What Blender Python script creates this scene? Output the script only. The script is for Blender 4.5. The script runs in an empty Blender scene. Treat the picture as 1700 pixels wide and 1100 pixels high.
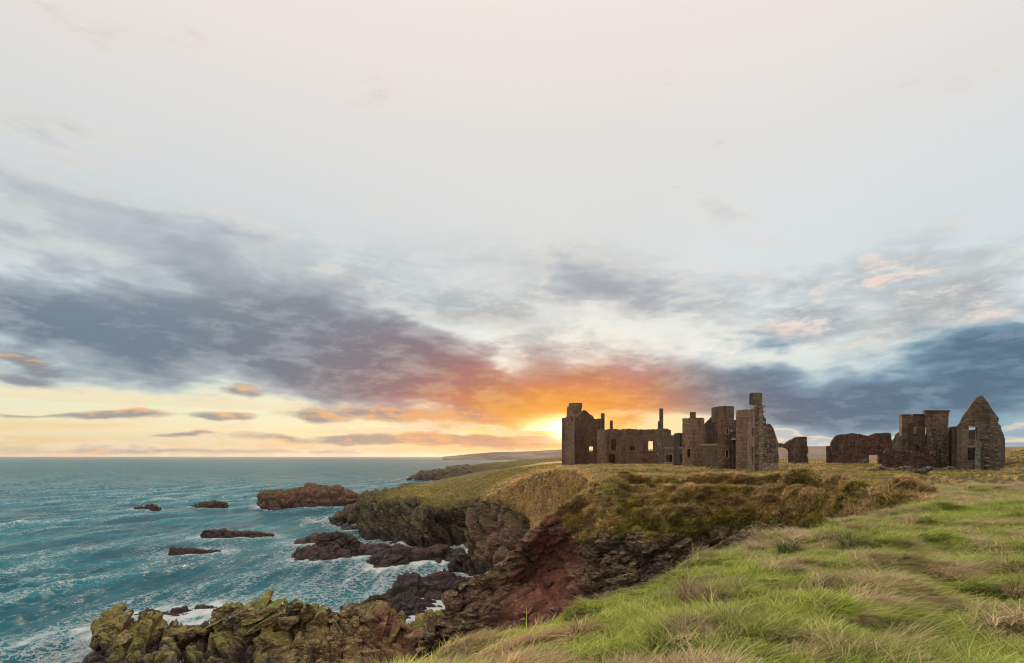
import bpy, math, random
import numpy as np
from mathutils import Vector, geometry, kdtree

# ------------------------------------------------------------------ camera
H = 26.4            # eye height above the sea (m)
F = 944.0           # focal length in units of the 1700-wide photograph
CX, HY = 850.0, 757.0
R = math.radians
scn = bpy.context.scene
col = scn.collection
cam = bpy.data.cameras.new('camera')
cam_ob = bpy.data.objects.new('camera', cam)
col.objects.link(cam_ob)
cam.sensor_width = 36.0
cam.lens = 36.0 * F / 1700.0
cam.shift_y = (HY - 550.0) / 1700.0
cam.clip_start = 0.1
cam.clip_end = 90000
cam_ob.location = (0, 0, H)
cam_ob.rotation_euler = (R(90), 0, 0)
scn.camera = cam_ob
scn.view_settings.view_transform = 'Standard'
scn.view_settings.look = 'None'
scn.view_settings.exposure = 0.0
scn.view_settings.gamma = 1.0
scn.view_settings.use_curve_mapping = False
scn.cycles.max_bounces = 4
scn.cycles.diffuse_bounces = 2
scn.cycles.glossy_bounces = 2
scn.cycles.transmission_bounces = 3
scn.cycles.use_adaptive_sampling = True
scn.cycles.adaptive_threshold = 0.012
scn.cycles.use_denoising = True
scn.cycles.denoising_prefilter = 'ACCURATE'
scn.cycles.pixel_filter_type = 'BLACKMAN_HARRIS'
scn.cycles.filter_width = 1.15
scn.cycles.transparent_max_bounces = 8
scn.cycles.volume_bounces = 0

SUN_AZ, SUN_EL = 4.7, 3.0      # degrees: azimuth from +Y towards +X, elevation


# ------------------------------------------------------------------ node helpers
class NT:
    def __init__(self, tree):
        self.t = tree
        tree.nodes.clear()

    def n(self, typ, **kw):
        nd = self.t.nodes.new(typ)
        for k, v in kw.items():
            setattr(nd, k, v)
        return nd

    def put(self, sock, v):
        if v is None:
            return
        if isinstance(v, bpy.types.NodeSocket):
            self.t.links.new(v, sock)
        else:
            if hasattr(sock, 'default_value'):
                dv = sock.default_value
                if hasattr(dv, '__len__') and not isinstance(v, str):
                    v = list(v)
                    if len(dv) == 4 and len(v) == 3:
                        v = v + [1.0]
                sock.default_value = v

    def m(self, op, a, b=None, c=None, clamp=False):
        nd = self.n('ShaderNodeMath', operation=op, use_clamp=clamp)
        for s, v in zip(nd.inputs, (a, b, c)):
            self.put(s, v)
        return nd.outputs[0]

    def vm(self, op, a, b=None, scale=None):
        nd = self.n('ShaderNodeVectorMath', operation=op)
        self.put(nd.inputs[0], a)
        self.put(nd.inputs[1], b)
        if scale is not None:
            self.put(nd.inputs['Scale'], scale)
        return nd.outputs[1] if op in ('LENGTH', 'DOT_PRODUCT', 'DISTANCE') else nd.outputs[0]

    def mix(self, fac, a, b, mode='MIX'):
        nd = self.n('ShaderNodeMix', data_type='RGBA', blend_type=mode)
        self.put(nd.inputs[0], fac)
        self.put(nd.inputs[6], a)
        self.put(nd.inputs[7], b)
        return nd.outputs[2]

    def rng(self, v, a, b, c=0.0, d=1.0, smooth=True):
        nd = self.n('ShaderNodeMapRange', interpolation_type='SMOOTHSTEP' if smooth else 'LINEAR')
        for s, x in zip(nd.inputs, (v, a, b, c, d)):
            self.put(s, x)
        return nd.outputs[0]

    def noise(self, vec, scale, detail=4, rough=0.55, dist=0.0, col=False, dim='3D'):
        nd = self.n('ShaderNodeTexNoise', noise_dimensions=dim)
        self.put(nd.inputs['Vector'], vec)
        self.put(nd.inputs['Scale'], scale)
        self.put(nd.inputs['Detail'], detail)
        self.put(nd.inputs['Roughness'], rough)
        self.put(nd.inputs['Distortion'], dist)
        return nd.outputs['Color'] if col else nd.outputs['Fac']

    def voro(self, vec, scale, feature='F1', out='Distance', rand=1.0):
        nd = self.n('ShaderNodeTexVoronoi', feature=feature)
        self.put(nd.inputs['Vector'], vec)
        self.put(nd.inputs['Scale'], scale)
        self.put(nd.inputs['Randomness'], rand)
        return nd.outputs[out]

    def mapping(self, vec, loc=(0, 0, 0), rot=(0, 0, 0), scale=(1, 1, 1), typ='POINT'):
        nd = self.n('ShaderNodeMapping', vector_type=typ)
        self.put(nd.inputs[0], vec)
        nd.inputs[1].default_value = loc
        nd.inputs[2].default_value = rot
        nd.inputs[3].default_value = scale
        return nd.outputs[0]

    def attr(self, name, typ='GEOMETRY', out='Fac'):
        nd = self.n('ShaderNodeAttribute', attribute_name=name, attribute_type=typ)
        return nd.outputs[out]

    def comb(self, x, y, z=0.0):
        nd = self.n('ShaderNodeCombineXYZ')
        for s, v in zip(nd.inputs, (x, y, z)):
            self.put(s, v)
        return nd.outputs[0]

    def sep(self, v):
        nd = self.n('ShaderNodeSeparateXYZ')
        self.put(nd.inputs[0], v)
        return nd.outputs

    def ramp(self, fac, stops):
        nd = self.n('ShaderNodeValToRGB')
        cr = nd.color_ramp
        while len(cr.elements) < len(stops):
            cr.elements.new(0.5)
        for e, (p, c) in zip(cr.elements, stops):
            e.position = p
            e.color = (c[0], c[1], c[2], 1)
        self.put(nd.inputs[0], fac)
        return nd.outputs[0]


def lin(r, g, b):
    f = lambda c: (c / 255 / 12.92) if c <= 10 else ((c / 255 + 0.055) / 1.055) ** 2.4
    return (f(r), f(g), f(b))


def azel(px, py):
    return (math.degrees(math.atan2(px - CX, F)),
            math.degrees(math.atan2(HY - py, math.hypot(F, px - CX))))


# ------------------------------------------------------------------ world: sunset sky with cloud banks
def build_world():
    w = bpy.data.worlds.new('World')
    scn.world = w
    w.use_nodes = True
    w.cycles.sampling_method = 'MANUAL'
    w.cycles.sample_map_resolution = 512
    g = NT(w.node_tree)
    out = g.n('ShaderNodeOutputWorld')
    bg = g.n('ShaderNodeBackground')
    g.t.links.new(bg.outputs[0], out.inputs[0])
    d = g.vm('NORMALIZE', g.n('ShaderNodeTexCoord').outputs['Generated'])
    x, y, z = g.sep(d)
    az = g.m('MULTIPLY', g.m('ARCTAN2', x, y), 57.29578)
    el = g.m('MULTIPLY', g.m('ARCSINE', z), 57.29578)
    elp = g.m('MAXIMUM', el, 0.0)
    P = g.comb(az, el, 1.0)
    side = g.rng(az, 9.0, 26.0)
    # noise in stretched azimuth / elevation space: long wind-drawn cloud fibres that fall to the right
    st1 = g.mapping(P, rot=(0, 0, R(11)), scale=(0.050, 0.150, 1))
    nA = g.noise(st1, 1.7, 6, 0.60, 0.25, dim='2D')
    nB = g.noise(g.vm('ADD', st1, (7.3, 2.1, 0)), 3.6, 6, 0.64, 0.12, dim='2D')
    nS = g.noise(g.mapping(P, rot=(0, 0, R(2)), scale=(0.028, 0.75, 1)), 1.0, 3, 0.55, 0.0, dim='2D')
    wv = g.vm('SUBTRACT', g.noise(st1, 1.9, 3, 0.6, 0.0, col=True, dim='2D'), (0.5, 0.5, 0.5))
    Pw = g.vm('ADD', P, g.vm('MULTIPLY', wv, (14.0, 5.0, 0.0)))
    Ps = g.vm('ADD', P, g.vm('MULTIPLY', wv, (9.0, 1.6, 0.0)))
    a_c = g.m('SUBTRACT', nA, 0.5)
    b_c = g.m('SUBTRACT', nB, 0.5)

    def blobs(lst, coord):
        tot = None
        for (px, py, rx, ry, slope, amp) in lst:
            a0, e0 = azel(px, py)
            dx = rx * math.cos(R(slope)); dy = rx * math.sin(R(slope))
            a1, e1 = azel(px + dx, py + dy)
            a2, e2 = azel(px - ry * math.sin(R(slope)), py + ry * math.cos(R(slope)))
            ra = math.hypot(a1 - a0, e1 - e0)
            rb = math.hypot(a2 - a0, e2 - e0)
            th = math.atan2(e1 - e0, a1 - a0)
            c_, s_ = math.cos(th), math.sin(th)
            u = g.vm('DOT_PRODUCT', coord, (c_ / ra, s_ / ra, -(c_ * a0 + s_ * e0) / ra))
            v = g.vm('DOT_PRODUCT', coord, (-s_ / rb, c_ / rb, -(-s_ * a0 + c_ * e0) / rb))
            q = g.m('SQRT', g.m('MULTIPLY_ADD', u, u, g.m('MULTIPLY', v, v)))
            s = g.m('MAXIMUM', g.m('MULTIPLY_ADD', q, -amp, amp), 0.0)
            tot = s if tot is None else g.m('ADD', tot, s)
        return tot

    # px, py, half length, half width, slope (deg, + = falling to the right), weight
    dark = blobs([
        (60, 545, 420, 110, 6, 2.0), (400, 585, 420, 105, 11, 2.0), (680, 615, 330, 90, 10, 2.0),
        (330, 455, 420, 120, 20, 1.35), (560, 530, 330, 80, 20, 1.2),
        (930, 660, 300, 60, 2, 1.7), (1080, 625, 260, 80, 7, 1.9), (1310, 670, 330, 70, 3, 1.8),
        (1560, 645, 420, 105, -7, 2.1), (1690, 590, 260, 75, -9, 1.6),
        (1030, 485, 190, 60, 20, 1.3), (1290, 572, 130, 36, 4, 1.25)], Pw)
    faint = blobs([
        (260, 370, 520, 150, 16, 1.7), (820, 405, 420, 120, 20, 1.3), (1180, 470, 330, 80, 14, 0.8), (1480, 470, 300, 110, -12, 0.9), (1320, 545, 260, 60, 6, 0.9),
        (700, 480, 330, 70, 20, 0.8), (1650, 500, 220, 70, -8, 0.9)], Pw)
    low = blobs([
        (190, 689, 130, 13, 0, 1.9), (20, 687, 160, 8, 2, 1.2), (365, 692, 70, 13, 4, 1.9), (505, 689, 105, 15, 4, 2.0), (650, 691, 95, 16, 5, 2.0),
        (770, 690, 95, 18, 6, 1.6), (640, 727, 300, 10, 0, 2.0), (830, 735, 170, 17, 2, 1.7), (20, 602, 120, 15, 11, 1.6),
        (40, 630, 110, 11, 8, 1.4), (300, 722, 70, 5, 0, 1.2), (300, 749, 480, 7, 0, 0.9), (395, 650, 70, 14, 6, 1.5), (1660, 735, 140, 8, 0, 1.1)], Ps)
    D = g.m('ADD', dark, g.m('ADD', g.m('MULTIPLY', a_c, 2.4), g.m('MULTIPLY', b_c, 0.95)))
    D = g.m('ADD', D, g.m('MULTIPLY', g.rng(el, 9.0, 20.0), -0.25))
    dens = g.rng(D, 0.05, 1.25)
    core_d = g.rng(D, 0.7, 2.0)
    Fd = g.m('ADD', faint, g.m('ADD', g.m('MULTIPLY', a_c, 2.4), g.m('MULTIPLY', b_c, 1.5)))
    fden = g.m('MULTIPLY', g.rng(Fd, 0.05, 1.1), g.rng(el, 13, 23, 1.0, 0.0))
    ldens = g.rng(g.m('ADD', low, g.m('ADD', g.m('MULTIPLY', a_c, 1.2), g.m('MULTIPLY', b_c, 1.8))), 0.15, 1.25)
    ldens = g.m('MULTIPLY', ldens, g.rng(low, 0.05, 0.45))

    # angular offsets from the sun
    sa, se = azel(936, 712)
    da = g.m('SUBTRACT', az, sa)
    de = g.m('SUBTRACT', el, se)

    def glow(ra, re, p=1.0):
        q = g.m('ADD', g.m('POWER', g.m('DIVIDE', g.m('ABSOLUTE', da), ra), 2.0), g.m('POWER', g.m('DIVIDE', g.m('ABSOLUTE', de), re), 2.0))
        return g.m('POWER', 2.71828, g.m('MULTIPLY', q, -p))

    # clear sky: Nishita in the low sun plus the bright thin veil of the photograph
    nish = g.n('ShaderNodeTexSky', sky_type='NISHITA')
    nish.sun_disc = False
    nish.sun_elevation = R(SUN_EL)
    nish.sun_rotation = R(SUN_AZ)
    nish.air_density = 1.0
    nish.dust_density = 1.5
    nish_c = g.vm('SCALE', nish.outputs[0], scale=0.02)
    grad_l = g.ramp(g.m('DIVIDE', elp, 45.0), [
        (0.0, lin(178, 176, 160)), (0.018, lin(212, 202, 168)), (0.05, lin(236, 224, 184)), (0.11, lin(226, 232, 206)),
        (0.20, lin(205, 222, 224)), (0.38, lin(200, 209, 213)), (0.62, lin(218, 217, 215)), (0.85, lin(238, 227, 220)), (1.0, lin(242, 232, 226))])
    grad_r = g.ramp(g.m('DIVIDE', elp, 45.0), [
        (0.0, lin(246, 220, 178)), (0.014, lin(226, 208, 184)), (0.035, lin(120, 170, 192)), (0.11, lin(150, 190, 206)),
        (0.22, lin(212, 224, 225)), (0.38, lin(206, 215, 219)), (0.62, lin(221, 220, 218)), (0.85, lin(238, 227, 221)), (1.0, lin(242, 232, 226))])
    clear = g.mix(side, grad_l, grad_r)
    clear = g.mix(1.0, clear, nish_c, 'ADD')
    # streaks of thin horizontal cloud near the horizon
    st = g.m('MULTIPLY', g.rng(nS, 0.46, 0.64), g.rng(el, 0.3, 7.5, 0.75, 0.0))
    clear = g.mix(st, clear, g.mix(side, lin(242, 206, 154), lin(150, 186, 204)))
    # faint grey and pink wisps of the upper sky
    wisp = g.mix(g.rng(nB, 0.42, 0.66), lin(160, 169, 176), lin(210, 211, 211))
    wisp = g.mix(g.m('MULTIPLY', side, g.rng(nB, 0.54, 0.68)), wisp, lin(244, 216, 202))
    clear = g.mix(g.m('MULTIPLY', fden, 0.85), clear, wisp)
    # glow of the sun through the clear air
    clear = g.mix(g.m('MULTIPLY', glow(11.5, 4.4), 0.95), clear, (1.0, 0.58, 0.12))

    # cloud colours
    far_c = g.mix(side, g.mix(core_d, lin(164, 178, 188), lin(108, 126, 142)), g.mix(core_d, lin(124, 156, 176), lin(78, 108, 131)))
    purple = g.mix(core_d, lin(166, 171, 178), lin(114, 119, 130))
    shade = g.mix(g.m('MULTIPLY', g.rng(da, -40, -14), g.rng(da, 5, 16, 1.0, 0.0)), far_c, purple)
    shade = g.mix(g.m('MULTIPLY', g.rng(nB, 0.44, 0.70), 0.40), shade, g.mix(side, lin(186, 190, 195), lin(142, 172, 192)))
    shade = g.mix(g.m('MULTIPLY', g.rng(el, 9, 20), 0.55), shade, lin(176, 182, 188))
    gor = g.m('MULTIPLY', glow(17.5, 6.8), g.rng(da, 5.0, 17.0, 1.0, 0.25))
    shade = g.mix(g.m('MULTIPLY', g.m('MULTIPLY', gor, 0.95), g.rng(nA, 0.30, 0.62, 1.0, 0.75)), shade, g.mix(g.rng(nB, 0.4, 0.62), lin(232, 88, 30), lin(255, 146, 36)))
    gy = glow(10.0, 4.0)
    shade = g.mix(g.m('MULTIPLY', gy, 0.95), shade, (1.0, 0.46, 0.035))
    sky = g.mix(g.m('MULTIPLY', dens, 0.97), clear, shade)
    # bright edges of the bank
    edge = g.m('MULTIPLY', g.rng(D, -0.05, 0.22), g.rng(D, 0.22, 0.55, 1.0, 0.0))
    edge = g.m('MULTIPLY', edge, g.rng(el, 3.0, 9.0, 0.60, 0.10))
    sky = g.mix(edge, sky, lin(252, 224, 188))
    lowc = g.mix(g.rng(g.m('ADD', nB, g.m('MULTIPLY', g.m('SUBTRACT', nS, 0.5), 0.6)), 0.48, 0.66), lin(140, 142, 148), lin(240, 180, 124))
    lowc = g.mix(g.m('MULTIPLY', gor, 0.75), lowc, lin(236, 156, 92))
    lowc = g.mix(side, lowc, lin(112, 150, 178))
    sky = g.mix(g.m('MULTIPLY', ldens, 0.85), sky, lowc)
    # the sun itself, behind bars of cloud at the castle tower
    cut = g.m('MULTIPLY', glow(3.0, 1.15), g.rng(nS, 0.36, 0.56, 0.15, 1.0))
    sky = g.mix(1.0, sky, g.vm('SCALE', g.comb(1.0, 0.84, 0.46), scale=g.m('MULTIPLY', cut, 1.6)), 'ADD')
    sky = g.mix(1.0, sky, g.vm('SCALE', g.comb(1.0, 0.85, 0.5), scale=g.m('MULTIPLY', glow(1.2, 0.9), 1.6)), 'ADD')
    # unseen sky above the frame, brightened towards the zenith to light the land
    sky = g.vm('SCALE', sky, scale=g.rng(el, 37.0, 80.0, 1.0, 1.8))
    g.put(bg.inputs[0], sky)
    bg.inputs[1].default_value = 1.0


build_world()
sun = bpy.data.lights.new('sun', 'SUN')
sun.energy = 4.6
sun.angle = R(0.6)
sun.color = (1.0, 0.62, 0.32)
sun.specular_factor = 0.0
sun_ob = bpy.data.objects.new('sun', sun)
col.objects.link(sun_ob)
sv = Vector((math.sin(R(SUN_AZ)) * math.cos(R(SUN_EL)), math.cos(R(SUN_AZ)) * math.cos(R(SUN_EL)), math.sin(R(SUN_EL))))
sun_ob.rotation_euler = sv.to_track_quat('Z', 'Y').to_euler()

# ------------------------------------------------------------------ numpy noise
rs = np.random.RandomState(7)


def _h(ix, iy, iz, seed=0):
    with np.errstate(over='ignore'):
        n = (ix.astype(np.uint32) * np.uint32(374761393) + iy.astype(np.uint32) * np.uint32(668265263)
             + iz.astype(np.uint32) * np.uint32(2147483647) + np.uint32(seed * 974711 + 12345))
        n = (n ^ (n >> np.uint32(13))) * np.uint32(1274126177)
        n = (n ^ (n >> np.uint32(16))) * np.uint32(2246822519)
        n = n ^ (n >> np.uint32(15))
    return n.astype(np.float64) / 4294967295.0


def vnoise(P, seed=0):
    i = np.floor(P).astype(np.int64)
    f = P - i
    u = f * f * f * (f * (f * 6 - 15) + 10)
    ix, iy, iz = i[..., 0], i[..., 1], i[..., 2]
    r = 0
    for dx in (0, 1):
        wx = u[..., 0] if dx else 1 - u[..., 0]
        for dy in (0, 1):
            wy = u[..., 1] if dy else 1 - u[..., 1]
            for dz in (0, 1):
                wz = u[..., 2] if dz else 1 - u[..., 2]
                r = r + wx * wy * wz * _h(ix + dx, iy + dy, iz + dz, seed)
    return r * 2 - 1


def fbm(P, octv=4, gain=0.5, seed=0):
    r, a, s = 0, 1.0, 1.0
    for o in range(octv):
        r = r + a * vnoise(P * s + o * 17.3, seed + o)
        a *= gain
        s *= 2.03
    return r


def worley(P, seed=0):
    i = np.floor(P).astype(np.int64)
    f = P - i
    F1 = np.full(P.shape[:-1], 9.0)
    F2 = np.full(P.shape[:-1], 9.0)
    ID = np.zeros(P.shape[:-1])
    for dx in (-1, 0, 1):
        for dy in (-1, 0, 1):
            for dz in (-1, 0, 1):
                cx, cy, cz = i[..., 0] + dx, i[..., 1] + dy, i[..., 2] + dz
                ox = dx + _h(cx, cy, cz, seed + 1) - f[..., 0]
                oy = dy + _h(cx, cy, cz, seed + 2) - f[..., 1]
                oz = dz + _h(cx, cy, cz, seed + 3) - f[..., 2]
                d = np.sqrt(ox * ox + oy * oy + oz * oz)
                idv = _h(cx, cy, cz, seed + 4)
                near = d < F1
                F2 = np.where(near, F1, np.minimum(F2, d))
                ID = np.where(near, idv, ID)
                F1 = np.where(near, d, F1)
    return F1, F2, ID


def sstep(a, b, x):
    t = np.clip((x - a) / (b - a), 0, 1)
    return t * t * (3 - 2 * t)


def rotm(rx, ry, rz):
    cx, sx, cy, sy, cz, sz = math.cos(rx), math.sin(rx), math.cos(ry), math.sin(ry), math.cos(rz), math.sin(rz)
    X = np.array([[1, 0, 0], [0, cx, -sx], [0, sx, cx]])
    Y = np.array([[cy, 0, sy], [0, 1, 0], [-sy, 0, cy]])
    Z = np.array([[cz, -sz, 0], [sz, cz, 0], [0, 0, 1]])
    return Z @ Y @ X


# ------------------------------------------------------------------ object helpers
def at(px, py, Y):
    return np.array([(px - CX) / F * Y, Y, H - (py - HY) / F * Y])


WLOC = {}


def tag(o, label=None, cat=None, group=None, kind=None):
    for k, v in (('label', label), ('category', cat), ('group', group), ('kind', kind)):
        if v:
            o[k] = v
    return o


def empty(name, loc, label=None, cat=None, group=None):
    o = bpy.data.objects.new(name, None)
    col.objects.link(o)
    o.location = loc
    o.empty_display_size = 0.3
    WLOC[o.name] = np.array(loc, dtype=float)
    return tag(o, label, cat, group)


def mk(name, V, faces, mat, parent=None, origin=None, uv=None, attrs=None, smooth=False):
    """V: (n,3) world coordinates. Top level: object sits at ORIGIN. Child: relative to its parent."""
    V = np.asarray(V, dtype=float)
    if parent is not None:
        org = WLOC[parent.name]
    else:
        org = np.zeros(3) if origin is None else np.array(origin, dtype=float)
    me = bpy.data.meshes.new(name)
    if isinstance(faces, np.ndarray):
        k = faces.shape[1]
        nf = faces.shape[0]
        me.vertices.add(len(V))
        me.vertices.foreach_set('co', (V - org).astype(np.float32).ravel())
        me.loops.add(nf * k)
        me.loops.foreach_set('vertex_index', faces.astype(np.int32).ravel())
        me.polygons.add(nf)
        me.polygons.foreach_set('loop_start', np.arange(0, nf * k, k, dtype=np.int32))
        me.update(calc_edges=True)
    else:
        me.from_pydata([tuple(v) for v in (V - org)], [], [tuple(f) for f in faces])
        me.update()
    if uv is not None:
        ul = me.uv_layers.new(name='UVMap')
        idx = np.empty(len(me.loops), dtype=np.int32)
        me.loops.foreach_get('vertex_index', idx)
        ul.data.foreach_set('uv', np.asarray(uv, dtype=np.float32)[idx].ravel())
    for k, a in (attrs or {}).items():
        at_ = me.attributes.new(k, 'FLOAT', 'POINT')
        at_.data.foreach_set('value', np.asarray(a, dtype=np.float32).ravel())
    if smooth:
        me.polygons.foreach_set('use_smooth', np.ones(len(me.polygons), dtype=bool))
    if mat is not None:
        me.materials.append(mat)
    o = bpy.data.objects.new(name, me)
    col.objects.link(o)
    if parent is not None:
        o.parent = parent
    else:
        o.location = org
    WLOC[o.name] = org
    return o


def grid_faces(nr, nc):
    i = np.arange(nr - 1)[:, None] * nc + np.arange(nc - 1)[None, :]
    i = i.ravel()
    return np.stack([i, i + 1, i + nc + 1, i + nc], 1)


def grid_normals(V):
    du = np.gradient(V, axis=1)
    dv = np.gradient(V, axis=0)
    n = np.cross(du, dv)
    n /= np.maximum(np.linalg.norm(n, axis=-1, keepdims=True), 1e-9)
    return n


# ------------------------------------------------------------------ materials
def new_mat(name):
    m = bpy.data.materials.new(name)
    m.use_nodes = True
    g = NT(m.node_tree)
    out = g.n('ShaderNodeOutputMaterial')
    p = g.n('ShaderNodeBsdfPrincipled')
    g.t.links.new(p.outputs[0], out.inputs[0])
    p.inputs['Specular IOR Level'].default_value = 0.25
    return m, g, p, out


def bump(g, p, h, strength, dist):
    b = g.n('ShaderNodeBump')
    b.inputs['Strength'].default_value = strength
    b.inputs['Distance'].default_value = dist
    g.put(b.inputs['Height'], h)
    g.t.links.new(b.outputs[0], p.inputs['Normal'])


def rock_material(name, dark, mid, light, red=(0.34, 0.122, 0.085), moss=(0.085, 0.105, 0.018), ochre=(0.24, 0.165, 0.03),
                  mossy=0.5, scale=1.0, fields=False, turf=((0.150, 0.135, 0.028), (0.24, 0.155, 0.055), (0.10, 0.07, 0.022)), wetz=2.6):
    m, g, p, out = new_mat(name)
    geo = g.n('ShaderNodeNewGeometry')
    P = geo.outputs['Position']
    nx, ny, nz_ = g.sep(geo.outputs['Normal'])
    px, py, pz = g.sep(P)
    n1 = g.noise(P, 0.35 * scale, 6, 0.62)
    n2 = g.noise(P, 2.2 * scale, 6, 0.65)
    n3 = g.noise(g.mapping(P, rot=(R(20), R(35), 0), scale=(0.6, 0.6, 2.6)), 1.3 * scale, 5, 0.6)
    c = g.mix(g.rng(n1, 0.36, 0.64), dark, mid)
    c = g.mix(g.rng(n3, 0.46, 0.70), c, light)
    c = g.mix(g.m('MULTIPLY', g.rng(n2, 0.5, 0.75), 0.55), c, dark)
    # iron-red soil where the slope has slipped
    rd = g.attr('red')
    c = g.mix(g.m('MULTIPLY', rd, g.rng(n2, 0.30, 0.60, 0.35, 1.0)), c, g.mix(g.rng(n1, 0.4, 0.62), red, (red[0] * 0.5, red[1] * 0.45, red[2] * 0.5)))
    # cracks, the shade inside them painted near black
    v = g.voro(g.mapping(P, rot=(R(15), R(30), R(10)), scale=(0.8, 0.8, 1.6)), 1.5 * scale, 'DISTANCE_TO_EDGE')
    crack = g.rng(v, 0.0, 0.07, 1.0, 0.0)
    c = g.mix(g.m('MULTIPLY', crack, g.rng(rd, 0.2, 0.8, 0.85, 0.45)), c, (0.016, 0.012, 0.010))
    # lichen on ledges
    ma = g.attr('moss')
    ms = g.m('ADD', g.m('ADD', g.m('MULTIPLY', nz_, 0.45), g.m('MULTIPLY', g.m('SUBTRACT', n2, 0.5), 1.5)), g.m('MULTIPLY', g.m('SUBTRACT', n1, 0.5), 1.6))
    ms = g.m('MULTIPLY', g.rng(ms, 0.30 - 0.4 * mossy, 0.62 - 0.4 * mossy), ma)
    c = g.mix(g.m('MULTIPLY', ms, 0.85), c, g.mix(g.rng(g.noise(P, 0.8 * scale, 3, 0.5), 0.5, 0.7), moss, ochre))
    # tidal band: black weed over bare wet rock
    wet = g.m('MULTIPLY', g.rng(g.m('ADD', pz, g.m('MULTIPLY', g.m('SUBTRACT', n1, 0.5), 5.0)), wetz - 0.8, wetz + 1.2, 1.0, 0.0), g.attr('tide'))
    c = g.mix(g.m('MULTIPLY', wet, 0.9), c, g.mix(g.rng(n2, 0.45, 0.6), (0.022, 0.018, 0.017), (0.065, 0.032, 0.026)))
    # turf
    tf = g.attr('turf')
    tm = g.rng(g.m('ADD', tf, g.m('MULTIPLY', g.m('SUBTRACT', n2, 0.5), 0.9)), 0.42, 0.58)
    t1 = g.noise(P, 0.22, 5, 0.6)
    t2 = g.noise(P, 1.6, 5, 0.65)
    tc = g.mix(g.rng(t1, 0.40, 0.62), turf[0], turf[1])
    tc = g.mix(g.rng(t2, 0.48, 0.70), tc, turf[2])
    if fields:
        f = g.voro(P, 0.0035, 'F1', 'Color')
        fc = g.mix(g.sep(f)[0], (0.05, 0.10, 0.045), (0.13, 0.12, 0.06))
        tc = g.mix(g.rng(py, 350, 600), tc, fc)
    c = g.mix(tm, c, tc)
    g.put(p.inputs['Base Color'], c)
    g.put(p.inputs['Roughness'], g.rng(wet, 0, 1, 0.9, 0.34))
    hgt = g.m('ADD', g.m('MULTIPLY', n2, 0.6), g.m('ADD', g.m('MULTIPLY', n3, 0.6), g.m('MULTIPLY', g.rng(v, 0, 0.12), g.rng(rd, 0.2, 0.8, 0.35, 0.05))))
    bump(g, p, hgt, 0.8, 0.22 / scale)
    return m


M = {}
M['cliff'] = rock_material('cliff_rock', (0.055, 0.038, 0.028), (0.24, 0.160, 0.105), (0.46, 0.335, 0.23), mossy=0.40)
M['head'] = rock_material('headland_rock_and_turf', (0.038, 0.030, 0.023), (0.15, 0.110, 0.072), (0.34, 0.250, 0.160), mossy=0.42, fields=True,
                         turf=((0.120, 0.118, 0.024), (0.25, 0.165, 0.060), (0.11, 0.080, 0.026)))
M['cove'] = rock_material('cove_cliff_rock', (0.075, 0.052, 0.038), (0.23, 0.155, 0.100), (0.40, 0.29, 0.190), mossy=0.30,
                         turf=((0.30, 0.21, 0.085), (0.44, 0.30, 0.13), (0.20, 0.135, 0.055)))
M['crag'] = rock_material('crag_rock', (0.050, 0.038, 0.024), (0.30, 0.200, 0.088), (0.54, 0.39, 0.190), mossy=0.42, moss=(0.17, 0.185, 0.035), ochre=(0.42, 0.30, 0.10))
M['black'] = rock_material('weedy_rock', (0.018, 0.016, 0.017), (0.048, 0.040, 0.038), (0.14, 0.088, 0.068), mossy=0.15)
M['skerry'] = rock_material('skerry_rock', (0.036, 0.021, 0.018), (0.095, 0.053, 0.042), (0.17, 0.098, 0.072), mossy=0.1)
M['far'] = rock_material('far_cliff_rock', (0.07, 0.052, 0.045), (0.13, 0.095, 0.080), (0.20, 0.15, 0.12), mossy=0.3, scale=0.3)
M['stack'] = rock_material('stack_rock', (0.040, 0.027, 0.023), (0.13, 0.080, 0.060), (0.32, 0.19, 0.14), mossy=0.30, scale=0.6)


def ground_material():
    m, g, p, out = new_mat('turf_soil')
    P = g.n('ShaderNodeNewGeometry').outputs['Position']
    a = g.noise(P, 0.5, 5, 0.6)
    b = g.noise(P, 4.0, 6, 0.7)
    c = g.mix(g.rng(a, 0.4, 0.6), (0.05, 0.085, 0.012), (0.13, 0.10, 0.035))
    c = g.mix(g.rng(b, 0.45, 0.7), c, (0.045, 0.05, 0.014))
    g.put(p.inputs['Base Color'], c)
    p.inputs['Roughness'].default_value = 0.95
    bump(g, p, b, 0.8, 0.08)
    return m


M['soil'] = ground_material()


def simple_mat(name, colr, rough=0.9, var=0.3, scale=3.0, bstr=0.4, bdist=0.02):
    m, g, p, out = new_mat(name)
    P = g.n('ShaderNodeNewGeometry').outputs['Position']
    n = g.noise(P, scale, 5, 0.6)
    c = g.mix(g.rng(n, 0.35, 0.65), tuple(v * (1 - var) for v in colr), tuple(v * (1 + var) for v in colr))
    g.put(p.inputs['Base Color'], c)
    p.inputs['Roughness'].default_value = rough
    bump(g, p, n, bstr, bdist)
    return m


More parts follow.
